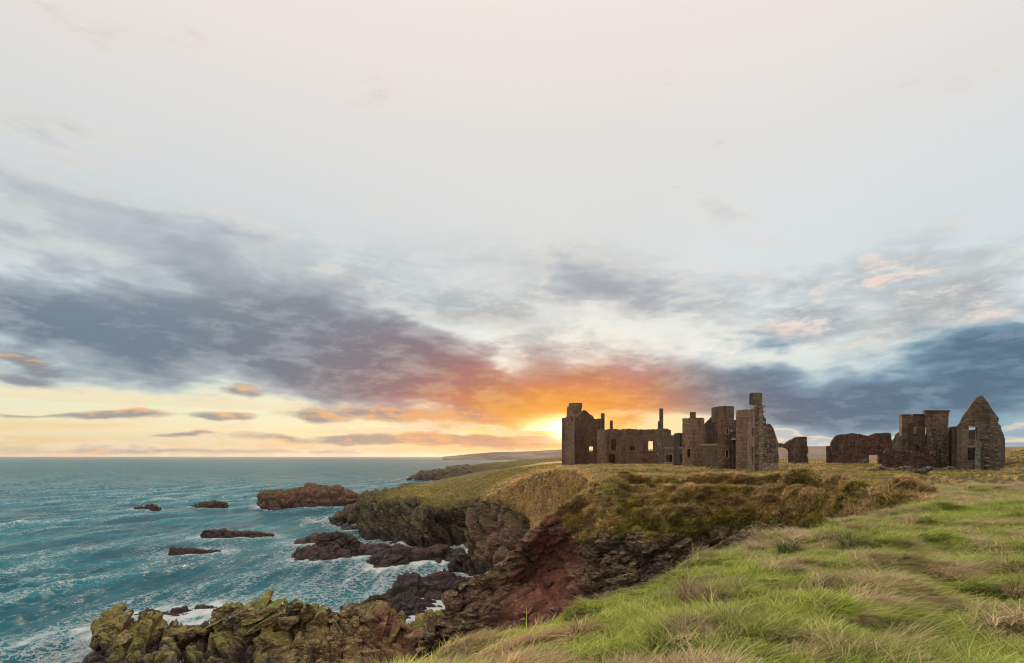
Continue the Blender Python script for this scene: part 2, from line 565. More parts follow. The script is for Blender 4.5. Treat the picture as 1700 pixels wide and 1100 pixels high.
def stone_material(name, c1, c2, c3, course=0.27, length=0.52, mortar=(0.075, 0.058, 0.046), distort=0.10, rubble=0.0, green=0.25):
    m, g, p, out = new_mat(name)
    uv = g.n('ShaderNodeUVMap').outputs[0]
    P = g.n('ShaderNodeNewGeometry').outputs['Position']
    wob = g.vm('SUBTRACT', g.noise(uv, 1.1, 3, 0.6, col=True), (0.5, 0.5, 0.5))
    uvw = g.vm('ADD', uv, g.vm('SCALE', wob, scale=distort * 2))
    br = g.n('ShaderNodeTexBrick')
    g.put(br.inputs['Vector'], uvw)
    br.inputs['Color1'].default_value = (0, 0, 0, 1)
    br.inputs['Color2'].default_value = (1, 1, 1, 1)
    br.inputs['Mortar'].default_value = (0.5, 0.5, 0.5, 1)
    br.inputs['Scale'].default_value = 1.0
    br.inputs['Mortar Size'].default_value = 0.028
    br.inputs['Mortar Smooth'].default_value = 0.4
    br.inputs['Brick Width'].default_value = length
    br.inputs['Row Height'].default_value = course
    br.offset = 0.43
    tone, _, _ = g.sep(br.outputs['Color'])
    mort = br.outputs['Fac']
    if rubble > 0:
        vv = g.voro(g.mapping(uvw, scale=(1.7, 2.7, 1)), 1.0, 'F1', 'Color')
        tone, _, _ = g.sep(vv)
        ve = g.voro(g.mapping(uvw, scale=(1.7, 2.7, 1)), 1.0, 'DISTANCE_TO_EDGE')
        mort = g.rng(ve, 0.02, 0.10, 1.0, 0.0)
    n = g.noise(P, 5.0, 5, 0.65)
    nb = g.noise(P, 0.45, 5, 0.62)
    c = g.mix(g.rng(tone, 0.0, 1.0, 0.08, 0.92), tuple(v * 0.86 for v in c1), c2)
    c = g.mix(g.rng(nb, 0.45, 0.68), c, c3)
    c = g.mix(g.m('MULTIPLY', g.rng(n, 0.45, 0.7), 0.5), c, tuple(v * 0.45 for v in c1))
    c = g.mix(g.m('MULTIPLY', mort, 0.75), c, mortar)
    stain = g.noise(g.mapping(P, scale=(1.0, 1.0, 0.22)), 0.9, 4, 0.6)
    c = g.mix(g.m('MULTIPLY', g.rng(stain, 0.50, 0.68), 0.55), c, (0.045, 0.034, 0.028))
    c = g.mix(g.m('MULTIPLY', g.rng(stain, 0.45, 0.32), 0.30), c, (0.36, 0.25, 0.17))
    lich = g.rng(g.noise(P, 1.3, 5, 0.65), 0.56, 0.72)
    c = g.mix(g.m('MULTIPLY', lich, green), c, (0.11, 0.105, 0.045))
    g.put(p.inputs['Base Color'], c)
    p.inputs['Roughness'].default_value = 0.95
    hgt = g.m('ADD', g.m('MULTIPLY', g.m('SUBTRACT', 1.0, mort), 0.8), g.m('ADD', g.m('MULTIPLY', tone, 0.35), g.m('MULTIPLY', n, 0.45)))
    bump(g, p, hgt, 1.0, 0.16)
    return m


M['pink'] = stone_material('pink_granite_masonry', (0.25, 0.142, 0.100), (0.42, 0.250, 0.178), (0.32, 0.215, 0.14))
M['pink_lit'] = stone_material('lit_pink_masonry', (0.30, 0.185, 0.135), (0.50, 0.32, 0.235), (0.40, 0.285, 0.19))  # pink stone again, lighter: light on the gable side put into the colour
M['brown'] = stone_material('brown_masonry', (0.165, 0.090, 0.060), (0.285, 0.162, 0.108), (0.22, 0.145, 0.09), course=0.25)
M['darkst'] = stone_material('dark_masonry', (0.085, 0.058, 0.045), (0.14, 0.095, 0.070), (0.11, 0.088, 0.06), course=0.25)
M['rubblest'] = stone_material('rubble_masonry', (0.12, 0.082, 0.060), (0.33, 0.235, 0.168), (0.22, 0.165, 0.11), rubble=1.0, distort=0.16, mortar=(0.05, 0.04, 0.03))
M['redst'] = stone_material('red_rubble_masonry', (0.10, 0.053, 0.041), (0.25, 0.125, 0.093), (0.17, 0.105, 0.07), rubble=1.0, distort=0.14, mortar=(0.05, 0.036, 0.03))
M['greyst'] = stone_material('grey_brown_masonry', (0.125, 0.083, 0.060), (0.26, 0.178, 0.126), (0.20, 0.15, 0.092), course=0.27, distort=0.13)
M['pale'] = simple_mat('pale_dressed_stone', (0.33, 0.25, 0.19), 0.9, 0.25, 3.0)
M['cement'] = simple_mat('cement_patch', (0.15, 0.15, 0.12), 0.9, 0.4, 2.0)
M['quoin'] = simple_mat('quoin_stone', (0.24, 0.17, 0.125), 0.95, 0.45, 2.0)
M['post'] = simple_mat('weathered_timber', (0.11, 0.095, 0.08), 0.9, 0.3, 6.0)
M['wallstone'] = simple_mat('field_stone', (0.15, 0.13, 0.105), 0.95, 0.45, 2.5)
M['distant'] = simple_mat('distant_land', (0.17, 0.13, 0.10), 1.0, 0.4, 0.004, 0.2, 1.0)


# ------------------------------------------------------------------ lofted land
def rowfn(pts):
    """pts: (px, py, Y) or (px, None, Y, z) -> function px -> (Y, z), lightly smoothed."""
    pts = sorted(pts, key=lambda t: t[0])
    xs = np.array([t[0] for t in pts], float)
    Ys = np.array([t[2] for t in pts], float)
    zs = np.array([(H - (t[1] - HY) / F * t[2]) if t[1] is not None else t[3] for t in pts], float)
    return lambda px: (np.interp(px, xs, Ys), np.interp(px, xs, zs))


def loft(rows, px, step=1.3, maxsub=90, smooth_c=2, attr_rows=None):
    """rows: list of rowfn results front->back or top->bottom. Returns V (nr,nc,3) and interpolated row attributes."""
    px = np.asarray(px, float)
    Ys, zs = [], []
    for r in rows:
        Y, z = r(px)
        for _ in range(smooth_c):
            Y = np.convolve(np.pad(Y, 1, 'edge'), [.25, .5, .25], 'valid')
            z = np.convolve(np.pad(z, 1, 'edge'), [.25, .5, .25], 'valid')
        Ys.append(Y); zs.append(z)
    Ys, zs = np.array(Ys), np.array(zs)
    pys = HY + (H - zs) / np.maximum(Ys, 1) * F
    t_list = []
    for k in range(len(rows) - 1):
        proj = np.percentile(np.abs(pys[k + 1] - pys[k]), 85)
        world = np.median(np.hypot(Ys[k + 1] - Ys[k], zs[k + 1] - zs[k]) / np.maximum(Ys[k], 1)) * F
        n = int(np.clip(max(proj, world * 0.25) / step, 3, maxsub))
        t_list.append(k + np.arange(n) / n)
    t = np.concatenate(t_list + [np.array([len(rows) - 1.0])])

    def cr(A):
        # Catmull-Rom (damped) along rows
        k = np.clip(np.floor(t).astype(int), 0, len(rows) - 2)
        f = (t - k)[:, None]
        p0 = A[np.maximum(k - 1, 0)]; p1 = A[k]; p2 = A[k + 1]; p3 = A[np.minimum(k + 2, len(rows) - 1)]
        m1 = (p2 - p0) * 0.30; m2 = (p3 - p1) * 0.30
        f2, f3 = f * f, f * f * f
        return (2 * f3 - 3 * f2 + 1) * p1 + (f3 - 2 * f2 + f) * m1 + (-2 * f3 + 3 * f2) * p2 + (f3 - f2) * m2
    Y = cr(Ys); z = cr(zs)
    V = np.stack([(px[None, :] - CX) / F * Y, Y, z], -1)
    at_ = None
    if attr_rows is not None:
        at_ = {}
        for name, lst in attr_rows.items():
            A = np.array([np.interp(px, [q[0] for q in l], [q[1] for q in l]) if isinstance(l, list) else np.full(len(px), float(l)) for l in lst])
            k = np.clip(np.floor(t).astype(int), 0, len(rows) - 2)
            f = (t - k)[:, None]
            at_[name] = A[k] * (1 - f) + A[k + 1] * f
    return V, at_


def blocky(P, size, rot, stretch=(1, 1, 1), seed=0, warp=0.16):
    Q = (P @ rotm(*rot).T) / (np.array(stretch) * size)
    w = np.stack([vnoise(Q * 0.9 + 5.1, seed + 9), vnoise(Q * 0.9 + 31.7, seed + 8), vnoise(Q * 0.9 + 77.1, seed + 7)], -1)
    Q = Q + warp * w
    F1, F2, ID = worley(Q, seed)
    return ID, F2 - F1


def rock_displace(V, rock, amp=1.0, size=3.0, rot=(0.3, 0.5, 0.2), stretch=(1.3, 1.3, 0.6), seed=0, fine=True, bed=None):
    N = grid_normals(V)
    # make normals point to the camera side / up
    cam_v = np.array([0, 0, H]) - V
    flip = np.sign(np.sum(N * cam_v, -1, keepdims=True))
    flip[flip == 0] = 1
    s = np.sign(np.median(flip))
    N = N * (s if s != 0 else 1)
    sh = V.shape[:2]
    P = V.reshape(-1, 3)
    id1, e1 = blocky(P, size, rot, stretch, seed)
    d = (id1 - 0.5) * 1.1 - np.exp(-(e1 / 0.10) ** 2) * 0.55
    if fine:
        id2, e2 = blocky(P, size * 0.38, rot, stretch, seed + 20)
        d = d + 0.42 * ((id2 - 0.5) * 1.0 - np.exp(-(e2 / 0.12) ** 2) * 0.35)
        id3, e3 = blocky(P, size * 0.16, rot, stretch, seed + 40)
        d = d + 0.10 * ((id3 - 0.5) * 1.0 - np.exp(-(e3 / 0.14) ** 2) * 0.35)
    d = d + 0.35 * fbm(P / (size * 1.8), 4, 0.5, seed + 3)
    d = d * amp
    if bed is not None:
        (bx, by, bz), spacing, bamp = bed
        nb = np.array([bx, by, bz]) / math.sqrt(bx * bx + by * by + bz * bz)
        ph = P @ nb / spacing + 0.45 * fbm(P / (spacing * 5), 2, 0.5, seed + 60)
        ly = np.floor(ph).astype(np.int64)
        fr = ph - ly
        off = _h(ly, ly * 0 + 3, ly * 0 + 7, seed + 61) - 0.5
        ph2 = ph * 2.7 + 3.1
        ly2 = np.floor(ph2).astype(np.int64)
        off2 = _h(ly2, ly2 * 0 + 3, ly2 * 0 + 7, seed + 62) - 0.5
        groove = -0.55 * np.exp(-((np.minimum(fr, 1 - fr)) / 0.09) ** 2)
        d = d + bamp * (off * 1.2 + off2 * 0.55 + (fr - 0.5) * 0.5 + groove)
    d = d.reshape(sh) * rock
    return V + N * d[..., None], N


def tussock_displace(V, turf, amp=0.25, size=1.4, seed=50):
    sh = V.shape[:2]
    P = V.reshape(-1, 3)
    q = P * np.array([1, 1, 0.5]) / size
    F1, F2, ID = worley(q + 0.4 * np.stack([vnoise(q + 3), vnoise(q + 13), vnoise(q + 23)], -1), seed)
    hmp = np.clip(1 - F1 * F1 * 1.3, 0, 1) * (0.35 + 0.9 * ID)
    d = (hmp + 0.5 * fbm(P / (size * 2.3), 3, 0.5, seed + 2)).reshape(sh)
    V = V.copy()
    V[..., 2] += d * turf * amp
    V[..., 1] -= d * turf * amp * 0.35
    return V


COAST = []           # points on the waterline for surf


def coast_from(V, every=3):
    P = V.reshape(-1, 3)
    sel = P[np.abs(P[:, 2] - 0.2) < 0.7]
    COAST.append(sel[::every])


SCATTER = {}


# ---- bank of the inlet: turf slope, red landslip and rock band, with the spur running out to the left
pxA = np.arange(688, 1542, 1.0)
rimA_pts = [(688, 1088, 58), (715, 1055, 60), (738, 1030, 62), (753, 996, 63), (770, 974, 64), (799, 966, 64), (816, 953, 64), (848, 941, 63),
            (866, 906, 63), (883, 882, 63), (908, 864, 62), (929, 855, 61), (965, 828, 61), (1000, 805, 61), (1018, 795, 62), (1060, 791, 64),
            (1088, 793, 63), (1160, 795, 60), (1225, 794, 61), (1282, 794, 61), (1300, 796, 58), (1354, 799, 53), (1403, 809, 43.5), (1456, 816, 38), (1500, 822, 34.5), (1542, 828, 31)]
turfA_pts = [(688, 1094, 57.5), (738, 1036, 61.6), (770, 980, 63.5), (816, 960, 63.5), (848, 947, 62.6), (866, 913, 62.5), (908, 872, 61.4), (926, 868, 60.4), (947, 884, 58.5),
             (961, 905, 57), (980, 899, 55.5), (1007, 889, 54.5), (1053, 887, 53.5), (1074, 897, 52), (1110, 890, 52.5), (1152, 882, 53.2), (1194, 869, 55),
             (1240, 871, 55), (1300, 871, 52.5), (1347, 878, 47.5), (1403, 880, 39.5), (1456, 866, 34.5), (1500, 852, 31.5), (1542, 846, 29)]
midA_pts = [(688, 1115, 57), (738, 1066, 61), (770, 1022, 61), (816, 1000, 61.5), (866, 965, 63.3), (890, 950, 64.6), (920, 935, 64.4), (945, 935, 61.5), (961, 950, 56.5), (1007, 935, 53),
            (1053, 930, 52), (1110, 926, 51), (1152, 921, 51.8), (1200, 911, 53.5), (1300, 906, 51), (1347, 902, 46.5), (1403, 892, 39), (1456, 876, 34), (1500, 862, 31), (1542, 856, 28.5)]
baseA_pts = [(688, 1165, 56), (738, 1115, 59), (770, 1088, 59), (816, 1066, 58.5), (866, 1052, 57.5), (908, 1042, 57), (961, 1040, 53.5), (1007, 1012, 51),
             (1053, 982, 50.5), (1110, 962, 50), (1152, 947, 51), (1200, 932, 52.6), (1300, 922, 50), (1347, 915, 45.8), (1403, 905, 38.5), (1456, 890, 33.5), (1500, 876, 30.5), (1542, 868, 28)]
floorA = [(p[0], None, p[2] - 3.0, -1.0 if p[0] < 1150 else (-1.0 + (p[0] - 1150) * 0.055)) for p in baseA_pts]
rA = rowfn(rimA_pts)


def back1(px):
    Y, z = rA(px)
    w = sstep(985, 1030, px)
    return Y + 3.0, z - 2.6 * (1 - w) - 0.35 * w


def back2(px):
    Y, z = rA(px)
    w = sstep(985, 1030, px)
    return Y + 9.0 - 2 * w, z - 14.0 * (1 - w) - 2.2 * w


def upper(px):
    Y, z = rA(px)
    Y2, z2 = rowfn(turfA_pts)(px)
    return Y * 0.62 + Y2 * 0.38 , z * 0.70 + z2 * 0.30


def lip(px):
    Y, z = rA(px)
    k = sstep(1010, 1050, px) * (0.35 + 0.65 * sstep(-0.2, 0.5, np.sin(px * 0.031) + 0.6 * np.sin(px * 0.083 + 1.3)) + 0.5 * sstep(1280, 1310, px) * sstep(1470, 1430, px))
    return Y - 0.25 - 0.5 * (1 - k), z - 0.25 - 1.5 * k


rowsA = [back2, back1, rA, lip, upper, rowfn(turfA_pts), rowfn(midA_pts), rowfn(baseA_pts), rowfn(floorA)]
tmaskL = [(688, 0.0), (860, 0.05), (880, 0.3), (905, 0.55), (930, 0.9), (950, 1.0), (1542, 1.0)]
rightT = [(688, 0.0), (900, 0.0), (925, 0.25), (945, 0.55), (1360, 0.55), (1420, 0.9), (1542, 1.0)]
rightT2 = [(688, 0.0), (1340, 0.0), (1430, 0.55), (1480, 1.0), (1542, 1.0)]
redR = [(688, 0.25), (740, 0.35), (780, 0.4), (830, 0.55), (860, 0.9), (890, 1.0), (930, 1.0), (952, 0.75), (966, 0.3), (985, 0.1), (1542, 0.0)]
redB = [(688, 0.3), (760, 0.35), (820, 0.6), (850, 0.9), (900, 1.0), (960, 0.9), (985, 0.45), (1010, 0.12), (1542, 0.0)]
lipT = [(688, 0.0), (860, 0.05), (905, 0.55), (930, 0.9), (1010, 1.0), (1050, 0.62), (1130, 0.5), (1200, 0.66), (1280, 0.6), (1310, 0.36), (1400, 0.34), (1470, 0.6), (1542, 1.0)]
attA = {'turf': [tmaskL, tmaskL, tmaskL, lipT, tmaskL, rightT, rightT2, rightT2, 0.0],
        'red': [0, 0, [(688, 0.1), (860, 0.5), (920, 0.35), (940, 0.1), (1542, 0)], [(688, 0.1), (860, 0.5), (920, 0.35), (940, 0.1), (1542, 0)], redR, redR, redR, redB, redB],
        'moss': [0.7, 0.7, 0.8, 0.2, 0.5, [(688, 0.6), (860, 0.2), (960, 0.2), (1000, 0.7), (1542, 0.7)], [(688, 0.5), (850, 0.12), (960, 0.15), (1000, 0.5), (1542, 0.5)], 0.15, 0.0]}
VA, aA = loft(rowsA, pxA, step=1.25, attr_rows=attA)
rockA = 1 - sstep(0.35, 0.75, aA['turf'])
VA, NA = rock_displace(VA, np.maximum(rockA, 0.05) * (1 - 0.35 * aA['red'] ** 2), amp=1.4, size=3.2, rot=(0.25, 0.45, 0.3), stretch=(1.5, 1.2, 0.55), seed=3, bed=((-0.35, -0.35, 0.9), 1.15, 0.75))
VA = tussock_displace(VA, np.where(VA[..., 1] < 70, sstep(0.3, 0.8, aA['turf']), 0), amp=0.75, size=1.7, seed=61)
cl = mk('inlet_bank', VA.reshape(-1, 3), grid_faces(*VA.shape[:2]), M['cliff'], origin=at(1050, 900, 55), smooth=False,
        attrs={'turf': aA['turf'], 'red': aA['red'], 'moss': aA['moss'], 'tide': np.ones(aA['turf'].shape)})
tag(cl, 'steep turf and rock bank of the inlet with a red landslip scar', 'cliff', kind='structure')
coast_from(VA)

# ---- cove cliff standing left of the inlet
pxB = np.arange(736, 985, 0.7)
rimB_pts = [(736, 952, 131.5), (745, 942, 131.5), (756, 925, 131), (770, 905, 131), (779, 878, 131), (788, 850, 131), (799, 833, 130), (812, 824, 128), (834, 814, 122),
            (862, 801, 115), (890, 790, 106), (926, 783, 92), (960, 788, 72), (985, 800, 66)]
turfB_pts = [(736, 956, 131), (756, 930, 130.5), (770, 910, 130.3), (788, 856, 130), (799, 838, 128.5), (820, 838, 121), (834, 842, 116), (862, 852, 107), (890, 868, 98), (926, 872, 86), (960, 870, 72), (985, 872, 65)]
midB_pts = [(736, 960, 130.5), (756, 938, 130), (770, 922, 129.5), (788, 890, 129), (799, 884, 126), (820, 890, 119), (834, 892, 113.5), (862, 905, 104), (890, 920, 95), (926, 925, 84), (960, 925, 71), (985, 925, 64)]
baseB = [(736, None, 127, -1.0), (756, None, 126, -1.0), (788, None, 122, -1), (820, None, 113, -1), (862, None, 100, -1), (926, None, 82, -1), (985, None, 62, -1)]
skirtB = [(736, None, 130, 0.6), (756, None, 129, 1.6), (788, None, 125.5, 2.6), (820, None, 116, 2.5), (862, None, 102, 2), (926, None, 83, 2), (985, None, 63, 2)]
rB = rowfn(rimB_pts)
rowsB = [lambda px: (rB(px)[0] + 12, rB(px)[1] - 4 - 6 * (1 - sstep(795, 815, px))), lambda px: (rB(px)[0] + 4, rB(px)[1] - 0.4 - 3 * (1 - sstep(795, 815, px))), rB,
         rowfn(turfB_pts), rowfn(midB_pts), rowfn(skirtB), rowfn(baseB)]
tB = [(736, 0), (795, 0.2), (812, 0.8), (840, 1.0), (985, 1.0)]
attB = {'turf': [tB, tB, tB, [(736, 0), (805, 0.1), (835, 0.45), (870, 0.6), (985, 0.8)], 0, 0, 0],
        'red': [0, 0, 0.1, 0.15, 0.25, 0.35, 0.2], 'moss': [0.6, 0.6, 0.9, 0.8, 0.45, 0.15, 0]}
VB, aB = loft(rowsB, pxB, step=0.8, attr_rows=attB)
rockB = 1 - sstep(0.35, 0.75, aB['turf'])
VB, NB = rock_displace(VB, np.maximum(rockB, 0.05), amp=3.2, size=7.5, rot=(0.15, 0.25, 0.3), stretch=(0.7, 0.7, 2.4), seed=11, bed=((0.9, 0.2, 0.22), 2.6, 1.5))
VB = tussock_displace(VB, sstep(0.3, 0.8, aB['turf']), amp=0.5, size=2.4, seed=67)
cl = mk('cove_cliff', VB.reshape(-1, 3), grid_faces(*VB.shape[:2]), M['cove'], origin=at(800, 940, 126),
        attrs={'turf': aB['turf'], 'red': aB['red'], 'moss': aB['moss'], 'tide': np.ones(aB['turf'].shape)})
tag(cl, 'buttressed brown cliff above the small cove', 'cliff', kind='structure')
coast_from(VB)

# ---- headland: dark sea cliffs, sloping top and the castle plateau, running inland
pxC = np.concatenate([np.arange(596, 860, 0.7), np.arange(860, 1800, 2.5), np.arange(1800, 3600, 25)])
rimC = [(596, 845, 190), (603, 842, 189), (610, 838, 187), (640, 833, 178), (686, 832, 167), (698, 836, 163), (708, 842, 162), (718, 846, 166), (740, 842, 172), (766, 836, 174), (782, 831, 173),
        (794, 829, 160), (804, 827, 140), (812, 823, 133), (834, 813, 126), (862, 800, 119), (890, 789, 110), (926, 783, 96), (960, 789, 76), (985, 800, 68)]
rimC_l = rowfn(rimC)


def rim_C(px):
    Y, z = rimC_l(px)
    Ya, za = rA(px)
    w = sstep(985, 1020, px)
    far = sstep(1480, 1560, px)
    return Y * (1 - w) + (Ya + 1.2) * w * (1 - far) + 33 * w * far, z * (1 - w) + (za - 0.15) * w * (1 - far) + 23.2 * w * far


def low_C(f, dz):
    def q(px):
        Y, z = rim_C(px)
        w = sstep(800, 860, px)
        return Y - f * (1 - w) - 0.3 * w, (z * dz - 1.0 * (1 - dz)) * (1 - w) + (z - 3 * (1 - dz)) * w
    return q


def plat(Ymin, spec):
    """row at about a given distance; left part follows spec (px,py,Y), right part the flat plateau"""
    rf = rowfn(spec)
    pmax = spec[-1][0]

    def q(px):
        Y, z = rf(np.minimum(px, pmax))
        Yr, zr = rim_C(px)
        w = sstep(pmax - 60, pmax, px)
        Yp = np.maximum(Ymin, Yr + 6)
        rise = 0.6 * sstep(88, 116, Yp) * sstep(1270, 1300, px) - 0.02 * np.maximum(Yp - 150, 0) * 0.25
        zp = 24.0 + rise - 1.0 * sstep(1470, 1560, px) * (1 - sstep(110, 128, Yp))
        return Y * (1 - w) + Yp * w, z * (1 - w) + zp * w
    return q


rowsC = [low_C(6.0, 0.0), low_C(3.5, 0.18), low_C(2.0, 0.55), rim_C,
         plat(74, [(596, 838, 196), (604, 830, 196), (640, 826, 195), (690, 822, 190), (720, 824, 190), (760, 818, 192), (790, 814, 188), (813, 808, 165), (834, 803, 150), (862, 795, 140), (890, 787, 125), (926, 781, 106), (985, 785, 82), (1060, 782, 88)]),
         plat(92, [(596, 831, 205), (604, 824, 210), (640, 818, 215), (690, 812, 220), (720, 812, 228), (760, 806, 225), (813, 795, 215), (862, 786, 190), (890, 781, 165), (926, 777, 130), (985, 778, 104), (1060, 778, 106)]),
         plat(116, [(596, 828, 212), (604, 819, 222), (640, 812, 240), (677, 804, 262), (718, 801, 275), (760, 793, 270), (813, 783, 262), (862, 777, 240), (900, 775, 195), (926, 774, 160), (985, 773, 135), (1060, 774, 132)]),
         plat(150, [(596, 838, 222), (604, 824, 240), (640, 816, 262), (677, 804, 290), (718, 799, 300), (760, 790, 305), (813, 780, 310), (862, 775, 300), (900, 772, 250), (926, 771, 200), (985, 771, 160), (1060, 771, 158)]),
         plat(190, [(596, None, 232, -2), (640, None, 290, 2), (677, 812, 325), (718, 804, 340), (760, 795, 350), (813, 783, 350), (862, 777, 345), (900, 771, 310), (926, 770, 260), (985, 770, 210), (1060, 769, 190)]),
         plat(330, [(596, None, 240, -3), (677, None, 370, -3), (760, None, 400, -2), (813, None, 420, 5), (862, 776, 430), (900, 768, 420), (926, 766, 400), (985, 766, 380), (1060, 764, 330)]),
         plat(800, [(596, None, 245, -3), (677, None, 390, -3), (760, None, 430, -3), (862, None, 520, -3), (900, None, 700, 8), (985, None, 800, 18), (1060, None, 800, 19)]),
         plat(3000, [(596, None, 250, -4), (677, None, 400, -4), (760, None, 460, -4), (862, None, 560, -4), (930, None, 2000, -3), (985, None, 3000, 12), (1060, None, 3000, 15)])]
fC = [(596, 0.9), (700, 0.75), (800, 0.8), (812, 0.1), (3600, 0.0)]
attC = {'rock': [1, 1, fC, [(596, 0.85), (640, 0.6), (690, 0.75), (720, 0.55), (790, 0.5), (815, 0.2), (880, 0.0), (3600, 0)],
                 [(596, 0.8), (630, 0.45), (690, 0.3), (800, 0.12), (3600, 0)], [(596, 0.8), (625, 0.55), (680, 0.35), (720, 0.1), (3600, 0)], [(596, 0.8), (640, 0.6), (690, 0.5), (730, 0.1), (3600, 0)], [(596, .8), (690, .4), (730, 0), (3600, 0)], 0, 0, 0, 0],
        'moss': [0, 0.1, 0.6, 0.9] + [[(596, 0.9), (860, 0.9), (960, 0.1), (3600, 0.0)]] * 8}
VC, aC = loft(rowsC, pxC, step=0.9, attr_rows=attC)
leftm = sstep(880, 840, pxC[None, :] * np.ones(VC.shape[:2]))
rockC = sstep(0.3, 0.7, aC['rock']) * leftm
ncl = int((pxC < 880).sum())
VCl, _ = rock_displace(VC[:, :ncl], np.maximum(rockC[:, :ncl], 0.08 * leftm[:, :ncl]), amp=2.8, size=9.5, rot=(0.12, 0.22, 0.3), stretch=(0.75, 0.75, 2.2), seed=23, bed=((0.75, 0.2, 0.55), 3.4, 2.0))
VC = np.concatenate([VCl, VC[:, ncl:]], 1)
near = sstep(330, 200, VC[..., 1])
VC = tussock_displace(VC, (1 - rockC) * near, amp=0.22, size=2.6, seed=71)
VC[..., 2] += 0.25 * (1 - rockC) * near * fbm(VC.reshape(-1, 3) / 9.0, 3, 0.5, 77).reshape(VC.shape[:2])
pz = VC[..., 2]
cl = mk('headland', VC.reshape(-1, 3), grid_faces(*VC.shape[:2]), M['head'], origin=at(1100, 785, 100),
        attrs={'turf': 1 - np.clip(aC['rock'], 0, 1) * leftm, 'red': np.zeros(pz.shape), 'moss': aC['moss'], 'rock': rockC, 'tide': (VC[..., 1] < 300).astype(float) * leftm})
tag(cl, 'grassy headland with dark sea cliffs that carries the castle', 'headland', kind='structure')
coast_from(VC[:, :ncl])

# ---- far headland and distant coast
pxF = np.arange(676, 1010, 1.0)
crF = [(676, 799, 640), (684, 793, 645), (696, 785, 650), (734, 777, 670), (775, 772, 700), (845, 767, 760), (871, 763, 780), (937, 761, 800), (1010, 760, 820)]
rF = rowfn(crF)
bF = rowfn([(676, None, 630, -1), (692, None, 622, -1), (750, None, 590, -1), (850, None, 540, -1), (1010, None, 480, -1)])
rowsF = [bF, lambda px: (bF(px)[0] * 0.75 + rF(px)[0] * 0.25, bF(px)[1] * 0.35 + rF(px)[1] * 0.65), rF,
         lambda px: (rF(px)[0] + 70, rF(px)[1] - 1 - 6 * (1 - sstep(690, 840, px))), lambda px: (rF(px)[0] + 250, rF(px)[1] - 25)]
VF, aF = loft(rowsF, pxF, step=0.5, attr_rows={'turf': [0, [(676, 0), (760, 0.15), (840, 0.4), (880, 0.9), (1010, 1)], [(676, 0.2), (720, 0.5), (1010, 1)], 1, 1]})
VF, _ = rock_displace(VF, 1 - 0.85 * aF['turf'], amp=5.5, size=16, rot=(0.2, 0.6, 0.3), stretch=(0.8, 0.8, 1.2), seed=31)
o = mk('far_headland', VF.reshape(-1, 3), grid_faces(*VF.shape[:2]), M['far'], origin=at(780, 780, 650),
       attrs={'turf': aF['turf'], 'red': np.zeros(aF['turf'].shape) + 0.1, 'moss': np.ones(aF['turf'].shape) * 0.5, 'tide': np.ones(aF['turf'].shape)})
tag(o, 'brown rocky headland beyond the sea cliffs', 'headland', kind='structure')
coast_from(VF, 2)

pxD = np.concatenate([np.arange(735, 1800, 3.0), np.arange(1800, 4200, 40)])
crD = rowfn([(735, 758, 4600), (752, 756.5, 4600), (785, 752.5, 4600), (830, 750.5, 4700), (880, 749, 4800), (935, 746, 4900), (1100, 745, 4900), (1280, 743, 4700), (1340, 741, 4500), (1420, 742, 4500), (1700, 741, 4300), (4200, 742, 4300)])
rowsD = [lambda px: (np.full(len(px), 4150.0), np.full(len(px), -2.0)), lambda px: (np.full(len(px), 4250.0), crD(px)[1] * 0.45), crD, lambda px: (crD(px)[0] + 900, crD(px)[1] - 30)]
VD, _ = loft(rowsD, pxD, step=0.5)
VD[..., 2] += 5 * fbm(VD.reshape(-1, 3) / 350.0, 4, 0.5, 5).reshape(VD.shape[:2]) * sstep(10, 40, VD[..., 2])
o = mk('distant_hills', VD.reshape(-1, 3), grid_faces(*VD.shape[:2]), M['distant'], origin=at(900, 757, 4500), smooth=True)
tag(o, 'low hazy hills along the horizon', 'hills', kind='structure')

# ---- the near hill the photographer stands on
pxN = np.concatenate([np.arange(-1500, 400, 25.0), np.arange(400, 1720, 3.0), np.arange(1720, 3400, 12.0)])
edge_pts = [(-1500, None, 1.6, 24.6), (300, None, 4.6, 23.9), (560, 1140, 6.6), (660, 1098, 7.3), (760, 1062, 8.2), (830, 1040, 8.8), (890, 1020, 9.4), (960, 1000, 10.2), (1020, 977, 11.2), (1100, 941, 12.8),
            (1160, 917, 14.2), (1200, 907, 15), (1260, 898, 16), (1330, 883, 18), (1400, 869, 20.5), (1453, 857, 22.5), (1500, 847, 25), (1552, 836, 28), (3400, 830, 30)]
edge_pts = [(p[0], p[1] + float(np.interp(p[0], [560, 760, 900, 1200, 1500, 1560], [40, 34, 25, 13, 6, 4])), p[2]) if p[1] is not None else p for p in edge_pts]
eN = rowfn(edge_pts)
kYs = np.array([1, 8, 15, 28, 45, 60, 85, 110, 130, 160, 230.0])
kpx = np.array([1452, 1530, 1600, 1660, 1700, 1800, 2000, 3400.0])
kz = np.array([
    [24.85, 24.35, 24.15, 24.05, 24.0, 24.0, 24.05, 24.4, 24.5, 24.5, 24],
    [24.85, 24.35, 24.15, 24.06, 24.0, 24.0, 24.05, 24.5, 24.6, 24.5, 24],
    [24.85, 24.36, 24.15, 24.15, 24.05, 24.0, 24.0, 24.6, 24.7, 24.5, 24],
    [24.86, 24.40, 24.20, 24.15, 24.1, 24.1, 24.1, 26.6, 27.2, 26, 24],
    [24.86, 24.42, 24.25, 24.18, 24.15, 24.2, 25.0, 27.7, 28.0, 27, 25],
    [24.87, 24.45, 24.35, 24.4, 24.4, 24.9, 26.2, 28.3, 28.6, 28, 26],
    [24.87, 24.5, 24.5, 24.6, 24.8, 25.5, 26.8, 28.6, 28.8, 28, 27],
    [24.9, 24.8, 24.8, 25, 25.3, 26, 27, 28.6, 28.8, 28, 27]])
